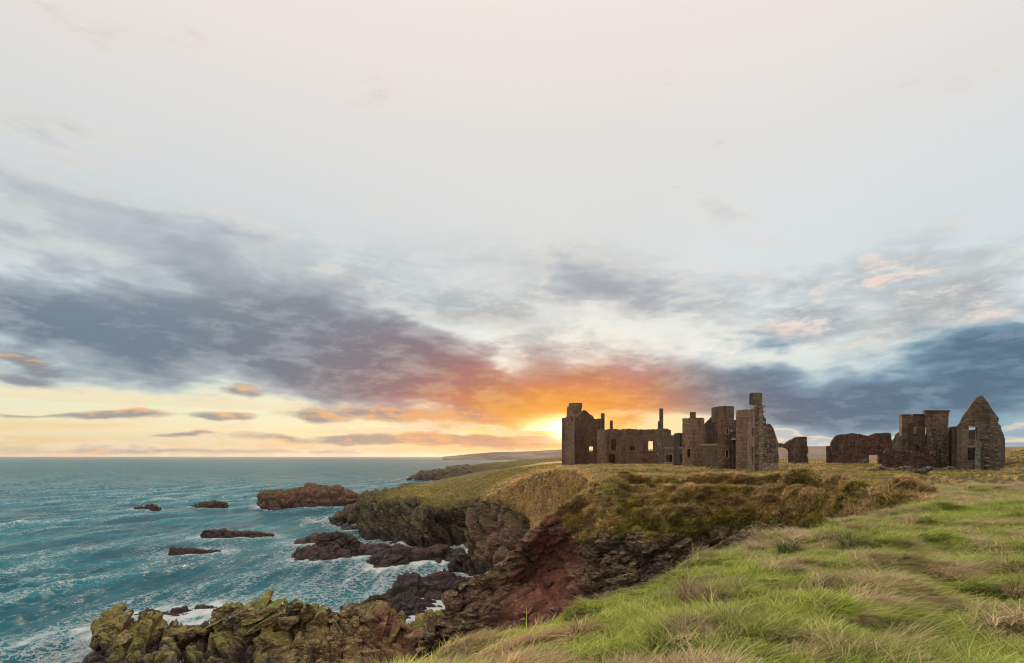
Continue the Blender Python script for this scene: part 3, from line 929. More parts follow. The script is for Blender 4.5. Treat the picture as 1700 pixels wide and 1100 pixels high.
Yn = np.concatenate([np.linspace(0.4, 2.6, 12), 1.0 / np.linspace(1 / 2.7, 1 / 34.0, 330), 1.0 / np.linspace(1 / 35.0, 1 / 220.0, 90)])
ye, ze = eN(pxN)
YY = Yn[:, None] * np.ones(len(pxN))[None, :]
PX = np.ones(len(Yn))[:, None] * pxN[None, :]
t = YY / ye[None, :]
zL = 24.85 + (ze[None, :] - 24.85) * np.clip(t, 0, 1) ** 0.9
over = np.maximum(YY - ye[None, :], 0)
zL = zL - 0.9 * np.minimum(over, 1.0) ** 2 - np.maximum(over - 0.7, 0) * 1.35
zL = np.maximum(zL, -6.0)
zR = np.zeros_like(zL)
tmp = np.array([np.interp(Yn, kYs, kz[k]) for k in range(len(kpx))])       # (k, nY)
for j, p in enumerate(pxN):
    k = int(np.clip(np.searchsorted(kpx, p) - 1, 0, len(kpx) - 2))
    f = float(np.clip((p - kpx[k]) / (kpx[k + 1] - kpx[k]), 0, 1))
    zR[:, j] = tmp[k] * (1 - f) + tmp[k + 1] * f
wR = sstep(1462, 1548, PX)
ZZ = zL * (1 - wR) + zR * wR
VN = np.stack([(PX - CX) / F * YY, YY, ZZ], -1)


def hill_bumps(XY):
    P = np.concatenate([XY, np.zeros(XY.shape[:-1] + (1,))], -1)
    wrp = np.stack([vnoise(P * 0.7 + 3.3, 1), vnoise(P * 0.7 + 9.1, 2), np.zeros(P.shape[:-1])], -1)
    q = (P + 0.55 * wrp) @ rotm(0, 0, 0.35).T
    q = q * np.array([0.62, 1.25, 1])
    F1, F2, ID = worley(np.concatenate([q[..., :2], np.full(q.shape[:-1] + (1,), 0.5)], -1), 91)
    h = np.clip(1 - (F1 * 1.15) ** 2, 0, 1) * (0.03 + 0.30 * ID ** 2)
    q2 = (P + 0.3 * wrp) * 2.3
    G1, G2, ID2 = worley(np.concatenate([q2[..., :2], np.full(q.shape[:-1] + (1,), 0.5)], -1), 95)
    h = h + np.clip(1 - (G1 * 1.2) ** 2, 0, 1) * 0.15 * ID2
    h = h + 0.14 * fbm(P * 0.33, 3, 0.5, 97) + 0.03 * fbm(P * 2.5, 2, 0.5, 99)
    return h, ID


hb, hid = hill_bumps(VN[..., :2].reshape(-1, 2))
VN[..., 2] += (hb.reshape(VN.shape[:2]) - 0.08) * sstep(1.0, 3.5, YY)
fN = grid_faces(*VN.shape[:2])
keepN = ~((zL < -5.0) & (PX < 1540)) & ~((PX < 1520) & (YY > 46)) 
fN = fN[keepN.ravel()[fN].all(1)]
o = mk('ground', VN.reshape(-1, 3), fN, M['soil'], origin=(0, 0, 24.8), smooth=True)
tag(o, 'rough grassy hill rising to the right in the foreground', 'hill', kind='structure')

# ---- crag ridge at the foot of the picture
crest = [(128, 1112, 74), (138, 1097, 74.5), (156, 1056, 75), (186, 1022, 75.5), (201, 1013, 75.5), (222, 1025, 76), (242, 1023, 76), (272, 1033, 76), (306, 1034, 76), (345, 1030, 75.5),
         (370, 1013, 75), (396, 1001, 74.5), (426, 990, 74), (448, 988, 73.8), (461, 1005, 73.5), (486, 995, 73), (516, 1003, 72.5), (538, 1003, 72), (577, 1013, 70.5), (602, 1027, 69),
         (630, 1020, 67.5), (645, 1030, 66.8), (688, 1038, 64), (705, 1035, 63), (727, 1026, 62), (760, 1030, 61)]
pxK = np.arange(128, 760, 0.8)
rK = rowfn(crest)


def krow(dY, dz, zabs=None):
    def q(px):
        Y, z = rK(px)
        e = sstep(126, 190, px)
        zz = z - dz * (0.35 + 0.65 * e) if zabs is None else np.full(len(px), zabs)
        return Y + dY * (0.3 + 0.7 * e), np.maximum(zz, -1.0)
    return q


def kfrac(dY, fz):
    def q(px):
        Y, z = rK(px)
        e = sstep(126, 190, px)
        return Y + dY * (0.3 + 0.7 * e), np.where(z > 0, z * fz, z)
    return q


rowsK = [krow(14, 0, -1.2), krow(9, 4.5), krow(3, 0.9), rK, kfrac(-1.2, 0.84), kfrac(-4.8, 0.66), kfrac(-10.0, 0.50), krow(-19, 0, -1.2)]
attK = {'turf': [0] * 8, 'red': [0.1] * 3 + [[(128, 0.05), (600, 0.1), (640, 0.7), (700, 0.75), (725, 0.2), (760, 0.3)]] * 5, 'moss': [0.5, 0.8, 1.0] + [[(128, 1.0), (400, 1.0), (480, 0.6), (560, 0.3), (640, 0.15), (720, 0.4), (760, 0.5)]] * 4 + [0.2]}
VK, aK = loft(rowsK, pxK, step=0.9, attr_rows=attK, smooth_c=1)
VK, NK = rock_displace(VK, np.ones(VK.shape[:2]), amp=2.4, size=4.6, rot=(0.30, -0.55, 0.25), stretch=(1.5, 1.1, 0.85), seed=41, bed=((-0.52, -0.35, 0.82), 1.25, 1.15))
crag = empty('crag_ridge', at(430, 1060, 70) * np.array([1, 1, 0]), 'jagged green and ochre lichened rock ridge at the foot of the picture', 'rock')
mk('rock_body', VK.reshape(-1, 3), grid_faces(*VK.shape[:2]), M['crag'], parent=crag,
   attrs={'turf': aK['turf'], 'red': aK['red'], 'moss': aK['moss'], 'tide': np.ones(aK['turf'].shape)})
coast_from(VK)


# leaning slabs and blocks standing out of the ridge
def slab_mesh(seed, cuts=3):
    """rough chipped block within the unit cube, 8x8 faces a side displaced and faceted"""
    r = np.random.RandomState(seed)
    n = 4
    pts, faces = [], []
    idx = {}

    def vid(p):
        k = tuple(np.round(p, 4))
        if k not in idx:
            idx[k] = len(pts)
            pts.append(np.array(p, float))
        return idx[k]
    for ax in range(3):
        for sgn in (-1, 1):
            for i in range(n):
                for j in range(n):
                    q = []
                    for (a, b) in ((i, j), (i + 1, j), (i + 1, j + 1), (i, j + 1)):
                        p = [0, 0, 0]
                        p[ax] = sgn * 0.5
                        p[(ax + 1) % 3] = a / n - 0.5
                        p[(ax + 2) % 3] = b / n - 0.5
                        q.append(vid(p))
                    faces.append(q if sgn > 0 else q[::-1])
    P = np.array(pts)
    # taper, skew and chip with random cutting planes
    P[:, 0] *= 1 + 0.35 * r.uniform(-1, 1) * P[:, 1] * 2 * 0.5
    P[:, 2] *= 1 + 0.5 * r.uniform(-1, 1) * P[:, 0]
    for _ in range(cuts):
        nrm = r.normal(size=3)
        nrm /= np.linalg.norm(nrm)
        d = r.uniform(0.30, 0.44)
        ov = np.maximum(P @ nrm - d, 0)
        P -= ov[:, None] * nrm
    P += 0.022 * np.stack([vnoise(P * 3 + seed, 1), vnoise(P * 3 + seed, 2), vnoise(P * 3 + seed, 3)], -1)
    return P, faces


SLABS = [slab_mesh(100 + k, 7) for k in range(12)]


def place_block(name, parent, c, size, rot, mat, k, moss=1.0, red=0.0):
    P, faces = SLABS[k % len(SLABS)]
    W = (P * np.array(size)) @ rotm(*rot).T + np.array(c)
    n = len(W)
    return mk(name, W, faces, mat, parent=parent, attrs={'turf': np.zeros(n), 'red': np.full(n, red), 'moss': np.full(n, moss), 'tide': np.ones(n)})


rnd = random.Random(5)
# long slabs following the crest, dipping down to the left
slabs = [(172, 1034, 74.5, 3.2, 1.6, .9), (190, 1022, 75, 3.0, 1.4, .7), (205, 1020, 75, 2.4, 1.6, .8), (180, 1052, 73.5, 3.6, 1.5, .9), (225, 1032, 75, 2.6, 1.4, .7), (215, 1050, 73.5, 3.2, 1.6, 1.0), (160, 1075, 72.5, 3.2, 1.6, 1.0),
         (255, 1032, 75, 3, 1.5, .7), (290, 1044, 74.5, 3.6, 1.6, .8), (318, 1042, 74.5, 3.2, 1.5, .7), (345, 1034, 74.5, 4.6, 1.5, .8), (372, 1020, 74.3, 5.2, 1.6, .8), (392, 1010, 74, 5.6, 1.7, .75), (410, 1000, 73.6, 6.0, 1.8, .8),
         (430, 996, 73.4, 5.0, 1.9, .9), (446, 1000, 73, 4.2, 1.7, 1.0), (420, 1016, 72.8, 5.0, 1.8, .9), (440, 1022, 72.4, 4.6, 1.8, 1.0), (462, 1012, 72.6, 3.0, 1.6, 1.1), (486, 1000, 72.4, 2.4, 1.4, .9),
         (512, 1006, 71.8, 2.2, 1.5, 1.2), (536, 1006, 71.4, 2.4, 1.4, 1.2), (560, 1016, 70.6, 2.4, 1.5, .9), (585, 1024, 69.4, 2.4, 1.4, .8), (606, 1032, 68.4, 2.2, 1.4, .9), (632, 1026, 66.8, 2.6, 1.4, .8),
         (655, 1038, 65.6, 2.6, 1.4, .8), (690, 1046, 63.4, 2.6, 1.5, .9), (716, 1040, 62, 2.2, 1.4, .9)]
for i, (px, py, Y, L, Wd, T) in enumerate(slabs):
    dip = -R(rnd.uniform(22, 38)) if px < 470 else -R(rnd.uniform(35, 80))
    T = T * (1.35 if px < 470 else 1.5)
    place_block('slab', crag, at(px, py + 11, Y), (L * rnd.uniform(0.8, 1.05), Wd * 1.6, T), (R(rnd.uniform(5, 30)), dip, R(rnd.uniform(-15, 20))), M['crag'], i, moss=1.0 if px < 470 else (0.6 if px < 590 else 0.25), red=0.0 if px < 610 else 0.5)
for i in range(14):
    px = rnd.uniform(150, 600)
    Yc, zc = rK(np.array([px]))
    tt = rnd.random() ** 0.8
    Y = float(Yc[0]) - 0.6 - tt * 7.2
    z = float(zc[0]) * (0.86 - 0.30 * tt) - 0.3
    if z < 0:
        continue
    s = rnd.uniform(0.8, 2.3)
    c = np.array([(px - CX) / F * Y, Y, z])
    if rnd.random() < 0.55:
        rt = (R(rnd.uniform(0, 25)), -R(rnd.uniform(20, 40)), R(rnd.uniform(-20, 20)))
    else:
        rt = (R(rnd.uniform(-30, 30)), R(rnd.uniform(-85, 85)), R(rnd.uniform(-60, 60)))
    place_block('block', crag, c, (s * rnd.uniform(0.9, 1.6), s * 1.2, s * rnd.uniform(0.7, 1.1)), rt, M['crag'], i * 3 + 1,
                moss=rnd.uniform(0.2, 1.0) if px < 460 else rnd.uniform(0, 0.4), red=0.0 if px < 615 else rnd.uniform(0.2, 0.7))

# broken stones lying in the landslip and in the rock band of the bank
nrA, ncA = VA.shape[:2]
for i in range(230):
    for _ in range(40):
        r_ = rnd.randrange(nrA)
        c_ = rnd.randrange(ncA)
        p = VA[r_, c_]
        px, py = CX + p[0] / p[1] * F, HY + (H - p[2]) / p[1] * F
        if rockA[r_, c_] > 0.6 and p[1] < 66 and py < 1060 and 735 < px < 1360 and py > 860 and (py - 990) < (960 - px) * 0.45 + 40:
            if 880 < px < 950 and rnd.random() < 0.65:
                continue
            break
    s = rnd.uniform(0.35, 1.0) * (1.25 if px < 880 else 0.9)
    place_block('stone', bpy.data.objects['inlet_bank'], p, (s * rnd.uniform(1.0, 1.9), s, s * rnd.uniform(0.45, 0.8)), (R(rnd.uniform(-10, 35)), -R(rnd.uniform(-10, 40)), R(rnd.uniform(-40, 40))), M['cove'], i,
                moss=0.5 if px < 870 or px > 960 else 0.05, red=0.15 if px < 860 or px > 970 else rnd.uniform(0.2, 0.8))


# ---- rocks in the sea: a ridge line with a front and a back foot
def sea_rock(name, label, crest_pts, Wf, Wb, mat, amp, size, seed, step=0.7, group=None, tide=1.0, moss=0.4, cat='rock', red=0.1, rot=(0.2, 0.4, 0.2), stretch=(1.3, 1, 0.7)):
    c0, c1 = crest_pts[0][0], crest_pts[-1][0]
    px = np.arange(c0, c1 + 0.01, step)
    rc = rowfn(crest_pts)
    u = (px - c0) / (c1 - c0)
    tap = np.sqrt(np.clip(1 - (2 * u - 1) ** 4, 0, 1)) * 0.9 + 0.1

    def row(dY, fz):
        return lambda p: (rc(p)[0] + dY * tap, rc(p)[1] * fz - 1.5 * (1 - fz))
    rows = [row(Wb, 0.0), row(Wb * 0.8, 0.55), row(Wb * 0.35, 0.9), rc, row(-Wf * 0.4, 0.82), row(-Wf * 0.75, 0.42), row(-Wf, 0.0)]
    V, _ = loft(rows, px, step=step, smooth_c=1)
    V, _ = rock_displace(V, np.ones(V.shape[:2]), amp=amp * 0.8, size=size, rot=rot, stretch=stretch, seed=seed, bed=((0.45, -0.3, 0.85), size * 0.42, amp * 0.45))
    n = V.shape[0] * V.shape[1]
    org = V.reshape(-1, 3).mean(0)
    org[2] = 0
    o = mk(name, V.reshape(-1, 3), grid_faces(*V.shape[:2]), mat, origin=org,
           attrs={'turf': np.zeros(n), 'red': np.full(n, red), 'moss': np.full(n, moss), 'tide': np.full(n, tide)})
    tag(o, label, cat, group)
    coast_from(V, 2)
    return o


sea_rock('sea_stack', 'long rocky islet with knobbly pinkish brown top off the headland',
         [(424, 841, 298), (434, 829, 298), (448, 820, 300), (482, 813, 305), (500, 810, 306), (517, 805, 308), (530, 810, 308), (548, 806, 308), (560, 804, 308), (578, 811, 308), (590, 815, 310), (602, 822, 312), (608, 834, 312)], 16, 22, M['stack'], 3.6, 8, 211, moss=0.7, tide=0.8, red=0.45)
sea_rock('skerry', 'small dark skerry farthest left in the open water', [(222, 843, 281), (230, 839, 281), (245, 837, 281), (258, 837, 281), (266, 842, 281)], 3, 6, M['skerry'], 1.3, 4, 212, moss=0.0, red=0.4, group='skerries off the headland')
sea_rock('skerry', 'dark skerry trailing to a low point beside the long islet', [(316, 840, 294), (330, 835, 294), (345, 832.5, 294), (362, 831, 294), (374, 831, 294), (380, 837, 294)], 3, 6, M['skerry'], 1.4, 4, 213, moss=0.0, red=0.4, group='skerries off the headland')
sea_rock('skerry', 'flat dark skerry tapering to the right with surf at its tip', [(331, 890, 184), (334, 879, 184.5), (345, 878, 185), (375, 878.5, 185), (410, 880, 186), (440, 883, 187), (456, 886, 187)], 2.2, 5, M['skerry'], 0.8, 3, 214, moss=0.0, red=0.6, group='skerries off the headland')
sea_rock('skerry', 'lowest and nearest skerry awash in foam', [(279, 916, 153), (282, 907, 153.5), (300, 907, 154), (325, 909, 155), (345, 911.5, 156), (367, 914, 156)], 1.6, 4, M['skerry'], 0.55, 2.6, 215, moss=0.0, red=0.6, group='skerries off the headland')
sea_rock('reef_rock', 'low reddish slab of rock left of the black boulder', [(484, 902, 172), (500, 895, 173), (520, 887, 175), (540, 881, 176), (556, 884, 177), (575, 890, 177), (588, 900, 176)], 6, 8, M['skerry'], 1.5, 4, 216, moss=0.05, red=0.6)
sea_rock('reef_rock', 'broad wet brown reef platform below the dark cliff', [(488, 925, 146), (496, 913, 148), (520, 906, 150), (550, 905, 152), (580, 903, 154), (610, 905, 155), (625, 904, 155), (645, 908, 154)], 9, 8, M['skerry'], 1.5, 4.0, 217, moss=0.05, red=0.5)
sea_rock('boulder', 'rounded black boulder with a green cap on the reef', [(524, 908, 152), (528, 892, 153), (540, 885, 154), (556, 882, 154.5), (570, 882, 154.5), (580, 888, 154), (592, 899, 153), (598, 910, 152)], 5, 6, M['black'], 1.5, 3.6, 218, moss=0.55)
sea_rock('reef_rock', 'long dark rock shelf at the foot of the sea cliff', [(606, 941, 136), (618, 928, 139), (640, 915, 142), (670, 908, 146), (700, 912, 147), (735, 912, 148), (762, 918, 146), (775, 930, 140)], 9, 12, M['black'], 1.9, 4.5, 219, moss=0.05, red=0.4)
sea_rock('sea_rock', 'dark craggy rocks left of the headland corner', [(549, 864, 226), (556, 855, 226), (566, 847, 228), (580, 842, 230), (595, 832, 230), (606, 822, 228), (618, 826, 226), (628, 850, 222)], 13, 12, M['head'], 3.0, 6, 220, moss=0.4)
sea_rock('sea_rock', 'low dark ledge in the surf at the headland corner', [(560, 879, 204), (570, 873, 206), (590, 870, 208), (606, 868, 208), (620, 872, 205)], 7, 8, M['black'], 1.8, 5, 221, moss=0.05, red=0.3)
sea_rock('boulder', 'big black wet boulder in the cove below the landslip', [(650, 985, 108), (658, 970, 109), (668, 962, 110), (690, 957, 111), (720, 956, 112), (750, 956, 112), (780, 959, 112), (800, 962, 111), (820, 972, 110)], 12, 9, M['black'], 1.6, 4.5, 222, moss=0.02, red=0.15, rot=(0.5, 0.3, 0.2))
sea_rock('boulder', 'lumpy black rock at the water edge behind the ridge', [(566, 1012, 92), (578, 1004, 93), (600, 998, 94), (625, 992, 95), (650, 993, 96), (672, 990, 97), (700, 1000, 97), (730, 1010, 96), (752, 1020, 94)], 9, 7, M['black'], 1.5, 3.0, 223, moss=0.02, red=0.2)
sea_rock('reef_rock', 'low dark reef showing behind the green end of the ridge', [(222, 1018, 94), (240, 1012, 95), (262, 1011, 96), (290, 1013, 96), (320, 1011, 97), (350, 1009, 97), (385, 1010, 96), (400, 1016, 95)], 6, 4, M['black'], 0.9, 2.4, 224, moss=0.02, red=0.4)

# ------------------------------------------------------------------ sea
pxS = np.concatenate([np.arange(-2600, -250, 40.0), np.arange(-250, 1010, 2.0), np.arange(1010, 4300, 60.0)])
pyS = np.concatenate([np.array([2300, 1800, 1500, 1300, 1220]), np.arange(1180, 774, -0.9)])
YS = H * F / (pyS - HY)
YS = np.concatenate([YS, np.geomspace(YS[-1] * 1.05, 30000, 46)])
Yg = YS[:, None] * np.ones(len(pxS))[None, :]
Xg = (pxS[None, :] - CX) / F * Yg
dYs = np.abs(np.gradient(YS))[:, None]
dXs = np.maximum(2.0 / F * Yg, 0.01)
Zs = np.zeros_like(Yg)
Xo = np.zeros_like(Yg)
Yo = np.zeros_like(Yg)
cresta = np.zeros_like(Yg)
wr = np.random.RandomState(12)
wp = np.stack([Xg / 60, Yg / 60, np.zeros_like(Xg)], -1).reshape(-1, 3)
amod = (0.75 + 0.55 * fbm(wp, 3, 0.5, 201)).reshape(Xg.shape)
wph = (2.2 * fbm(wp * 0.8 + 7, 2, 0.5, 205)).reshape(Xg.shape)
for L, A, n in ((34, 0.50, 3), (21, 0.34, 4), (12, 0.24, 5), (7, 0.19, 6), (4.0, 0.12, 8), (2.3, 0.075, 8)):
    for k in range(n):
        lam = L * wr.uniform(0.8, 1.25)
        th = R(wr.normal(-20, 17 if L > 10 else 38))
        kx, ky = math.cos(th) * 2 * math.pi / lam, math.sin(th) * 2 * math.pi / lam
        ph = kx * Xg + ky * Yg + wr.uniform(0, 6.28) + wph * min(1.0, 12 / L + 0.3)
        fade = np.clip((lam / np.maximum(dYs * abs(math.sin(th)), dXs * abs(math.cos(th))) - 3) / 3, 0, 1)
        a = A * amod * fade / math.sqrt(n) * 1.25
        sp = np.sin(ph)
        Zs += a * sp
        Xo += 0.75 * a * np.cos(ph) * math.cos(th)
        Yo += 0.75 * a * np.cos(ph) * math.sin(th)
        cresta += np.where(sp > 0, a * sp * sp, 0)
VS = np.stack([Xg + Xo, Yg + Yo, Zs], -1)
cp = np.concatenate(COAST)
cp = cp[(cp[:, 1] > 40) & (cp[:, 1] < 1500)]
cp = cp[np.random.RandomState(3).permutation(len(cp))[:9000]]
kd = kdtree.KDTree(len(cp))
for i, p in enumerate(cp):
    kd.insert((p[0], p[1], 0), i)
kd.balance()
shore = np.zeros_like(Yg)
sel = np.argwhere((Yg < 900) & (Xg > -250) & (Xg < 60))
for (i, j) in sel:
    shore[i, j] = kd.find((Xg[i, j], Yg[i, j], 0))[2]
shore[(Yg >= 900)] = 200
shore[(shore == 0) & ((Xg <= -250) | (Xg >= 60))] = 200
sh_f = np.exp(-shore / 4.0)
bay = np.exp(-(((Xg + 28) / 34) ** 2 + ((Yg - 112) / 42) ** 2)) * 0.36 + np.exp(-(((Xg + 62) / 20) ** 2 + ((Yg - 82) / 22) ** 2)) * 0.13 + np.exp(-(((Xg + 62) / 45) ** 2 + ((Yg - 175) / 30) ** 2)) * 0.2
foam = np.clip(sh_f * 0.62 + bay, 0, 1.2)


def sea_material():
    m, g, p, out = new_mat('sea_water')
    P = g.n('ShaderNodeNewGeometry').outputs['Position']
    x, y, z = g.sep(P)
    fo = g.attr('foam')
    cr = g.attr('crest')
    n1 = g.noise(g.mapping(P, rot=(0, 0, R(20)), scale=(2.3, 0.32, 1)), 0.17, 8, 0.66, 0.6)
    n2 = g.noise(g.mapping(P, rot=(0, 0, R(20)), scale=(1.4, 0.7, 1)), 0.75, 6, 0.65, 0.5)
    n0 = g.noise(P, 0.035, 4, 0.55)
    v = g.voro(g.vm('ADD', P, g.vm('SCALE', g.noise(P, 0.6, 3, 0.6, col=True), scale=4.5)), 0.62, 'DISTANCE_TO_EDGE')
    lace = g.rng(v, 0.0, 0.16, 1.0, 0.0)
    f = g.m('ADD', fo, g.m('MULTIPLY', g.m('SUBTRACT', n1, 0.5), 1.5))
    f = g.m('ADD', f, g.m('MULTIPLY', g.m('SUBTRACT', n2, 0.5), 0.8))
    f = g.m('ADD', f, g.m('MULTIPLY', cr, 0.38))  # pale streaks on the crests paint in glints of sky, beside foam
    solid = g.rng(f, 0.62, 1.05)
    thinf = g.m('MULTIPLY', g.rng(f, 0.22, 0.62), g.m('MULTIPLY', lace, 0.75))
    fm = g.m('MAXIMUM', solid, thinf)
    deep = g.mix(g.rng(n0, 0.40, 0.62), (0.002, 0.104, 0.142), (0.005, 0.190, 0.222))
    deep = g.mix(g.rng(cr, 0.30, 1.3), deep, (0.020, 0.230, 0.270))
    deep = g.mix(g.m('MULTIPLY', g.rng(fo, 0.1, 0.8), 0.55), deep, (0.07, 0.30, 0.32))
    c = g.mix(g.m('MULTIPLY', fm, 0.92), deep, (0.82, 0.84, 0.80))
    g.put(p.inputs['Base Color'], c)
    g.put(p.inputs['Roughness'], g.rng(fm, 0, 1, 0.22, 0.8))
    p.inputs['IOR'].default_value = 1.33
    g.put(p.inputs['Specular IOR Level'], g.rng(y, 120, 900, 0.26, 0.03))
    w1 = g.noise(g.mapping(P, rot=(0, 0, R(20)), scale=(1.5, 0.5, 1)), 0.55, 8, 0.68, 0.4)
    w2 = g.noise(g.mapping(P, rot=(0, 0, R(20)), scale=(1.3, 0.5, 1)), 0.09, 6, 0.6, 0.3)
    h = g.m('ADD', g.m('MULTIPLY', w1, 1.0), g.m('MULTIPLY', w2, g.rng(y, 250, 900, 0.0, 4.0)))
    h = g.m('ADD', h, g.m('MULTIPLY', fm, 0.12))
    bump(g, p, h, 0.9, 1.3)
    return m


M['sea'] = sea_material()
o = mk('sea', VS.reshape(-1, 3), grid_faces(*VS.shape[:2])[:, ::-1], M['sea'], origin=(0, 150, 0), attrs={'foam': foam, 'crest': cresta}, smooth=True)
tag(o, 'choppy teal sea with foam around the rocks', 'sea', kind='structure')

# ------------------------------------------------------------------ the ruin
def ragged(pts, rng, step=0.5, amp=0.15, lock=()):
    """subdivide a polyline of (s,z) and make it uneven"""
    out = []
    for (a, b) in zip(pts[:-1], pts[1:]):
        L = math.hypot(b[0] - a[0], b[1] - a[1])
        n = max(1, int(L / step))
        for i in range(n):
            f = i / n
            j = amp if 0 < i else amp * 0.4
            out.append((a[0] + (b[0] - a[0]) * f + rng.uniform(-j, j) * 0.5, a[1] + (b[1] - a[1]) * f + rng.uniform(-j, j)))
    out.append(pts[-1])
    return out


def inside(poly, x, y):
    c = False
    n = len(poly)
    j = n - 1
    for i in range(n):
        xi, yi = poly[i]
        xj, yj = poly[j]
        if (yi > y) != (yj > y) and x < (xj - xi) * (y - yi) / (yj - yi) + xi:
            c = not c
        j = i
    return c


def panel(outline, holes, mapfn, thick, res=0.8, relief=0.05, seed=0):
    """wall sheet with openings, given thickness; returns V, faces, uv"""
    loops = [outline] + holes
    vs, es = [], []
    for lp in loops:
        b = len(vs)
        vs += [Vector(p) for p in lp]
        es += [(b + i, b + (i + 1) % len(lp)) for i in range(len(lp))]
    x0 = min(p[0] for p in outline); x1 = max(p[0] for p in outline)
    z0 = min(p[1] for p in outline); z1 = max(p[1] for p in outline)
    rng = random.Random(seed)
    nx, nz_ = int((x1 - x0) / res), int((z1 - z0) / res)
    for i in range(1, nx + 1):
        for j in range(1, nz_ + 1):
            p = (x0 + (x1 - x0) * i / (nx + 1) + rng.uniform(-.1, .1) * res, z0 + (z1 - z0) * j / (nz_ + 1) + rng.uniform(-.1, .1) * res)
            if inside(outline, *p) and not any(inside(h, *p) for h in holes):
                vs.append(Vector(p))
    v2, e2, f2, _, _, _ = geometry.delaunay_2d_cdt(vs, es, [], 0, 1e-5)
    v2 = [(v[0], v[1]) for v in v2]
    tris = []
    for f in f2:
        cx = sum(v2[i][0] for i in f) / 3
        cy = sum(v2[i][1] for i in f) / 3
        if inside(outline, cx, cy) and not any(inside(h, cx, cy) for h in holes):
            tris.append(tuple(f))
    n = len(v2)
    V, UV = [], []
    for (s, z) in v2:
        V.append(mapfn(s, z, rng.uniform(-relief, relief)))
        UV.append((s, z))
    for (s, z) in v2:
        V.append(mapfn(s, z, thick))
        UV.append((s + 3.3, z))
    cnt = {}
    for f in tris:
        for a, b in ((f[0], f[1]), (f[1], f[2]), (f[2], f[0])):
            cnt[(a, b)] = 1
    faces = [tuple(f) for f in tris] + [(f[2] + n, f[1] + n, f[0] + n) for f in tris]
    for (a, b) in list(cnt):
        if (b, a) not in cnt:
            # reveal: own vertices so that its texture coordinates run into the wall
            k = len(V)
            V += [V[a], V[b], V[b + n], V[a + n]]
            UV += [UV[a], UV[b], (UV[b][0] + thick, UV[b][1] + thick * 0.02), (UV[a][0] + thick, UV[a][1])]
            faces.append((k, k + 3, k + 2, k + 1))
    return np.array([tuple(v) for v in V]), faces, np.array(UV)


class Plane:
    """vertical wall plane through two plan points given as (px, Y)"""
    def __init__(self, pa, Ya, pb, Yb):
        self.A = np.array([(pa - CX) / F * Ya, Ya])
        B = np.array([(pb - CX) / F * Yb, Yb])
        self.L = np.linalg.norm(B - self.A)
        self.d = (B - self.A) / self.L
        n = np.array([-self.d[1], self.d[0]])
        self.n = n if n[1] > 0 or (n @ self.A) > 0 else -n      # away from the camera
        if self.n @ (self.A + B) < 0:
            self.n = -self.n

    def hit(self, px, py):
        k = (px - CX) / F            # X = k*Y
        # A + d*s ; x = k*y
        s = (k * self.A[1] - self.A[0]) / (self.d[0] - k * self.d[1])
        Y = self.A[1] + self.d[1] * s
        return (s, H - (py - HY) / F * Y)

    def map(self, s, z, d):
        p = self.A + self.d * s + self.n * d
        return Vector((p[0], p[1], z))


CAST_RNG = random.Random(77)


def rect_hole(pl, x0, x1, y0, y1, arch=False):
    a = pl.hit(x0, y1); b = pl.hit(x1, y1); c = pl.hit(x1, y0); d = pl.hit(x0, y0)
    if not arch:
        return [a, b, c, d]
    h = (b[0] - a[0]) / 2
    top = max(d[1], c[1])
    zc = top - h * (0.8 if isinstance(arch, bool) else arch)
    pts = [a, b]
    for k in range(0, 9):
        t = math.pi * k / 8
        pts.append(((a[0] + b[0]) / 2 + h * math.cos(t), zc + (top - zc) * math.sin(t)))
    return pts


def bars(parent, pl, x0, x1, y0, y1, mat, w=0.16, proud=0.04, deep=0.25, sill=True):
    """dressed stone surround of an opening, butted bars"""
    (s0, z1), (s1, z0) = pl.hit(x0, y0), pl.hit(x1, y1)
    z0 = min(z0, pl.hit(x0, y1)[1])
    V, Fc = [], []

    def box(sa, sb, za, zb):
        k = len(V)
        for (s, z) in ((sa, za), (sb, za), (sb, zb), (sa, zb)):
            V.append(pl.map(s, z, -proud))
        for (s, z) in ((sa, za), (sb, za), (sb, zb), (sa, zb)):
            V.append(pl.map(s, z, deep))
        Fc.extend([(k, k + 1, k + 2, k + 3), (k + 7, k + 6, k + 5, k + 4), (k, k + 4, k + 5, k + 1), (k + 1, k + 5, k + 6, k + 2), (k + 2, k + 6, k + 7, k + 3), (k + 3, k + 7, k + 4, k)])
    box(s0 - w, s0, z0, z1)
    box(s1, s1 + w, z0, z1)
    box(s0 - w, s1 + w, z1, z1 + w)
    if sill:
        box(s0 - w, s1 + w, z0 - w, z0)
    return mk('window_frame', [tuple(v) for v in V], Fc, mat, parent=parent)


def wall(parent, name, pl, top, mat, base=23.2, thick=0.85, holes=(), rag=0.12, left=None, right=None, res=0.9, label=None, frames=(), step=0.45):
    """top: list of (px,py) from left to right; left/right: ragged ends as extra (px,py) going down"""
    up = [pl.hit(*p) for p in top]
    zb = base
    lft = [pl.hit(*p) for p in (left or [])]      # listed from the base up
    rgt = [pl.hit(*p) for p in (right or [])]     # listed from the top down
    chain = lft + up + rgt
    chain = ragged(chain, CAST_RNG, step, rag)
    s_l = chain[0][0]
    s_r = chain[-1][0]
    outline = [(s_l, zb)] + chain + [(s_r, zb)]
    outline = outline[::-1]
    hs = []
    for h in holes:
        hp = rect_hole(pl, *h)
        hs.append(hp)
    V, Fc, UV = panel(outline, hs, pl.map, thick, res, 0.05, len(name) + int(pl.A[1]))
    o = mk(name, V, Fc, mat, parent=parent, uv=UV)
    if label:
        o['label'] = label
    for fr in frames:
        bars(o, pl, *fr, M['pale'])
    return o


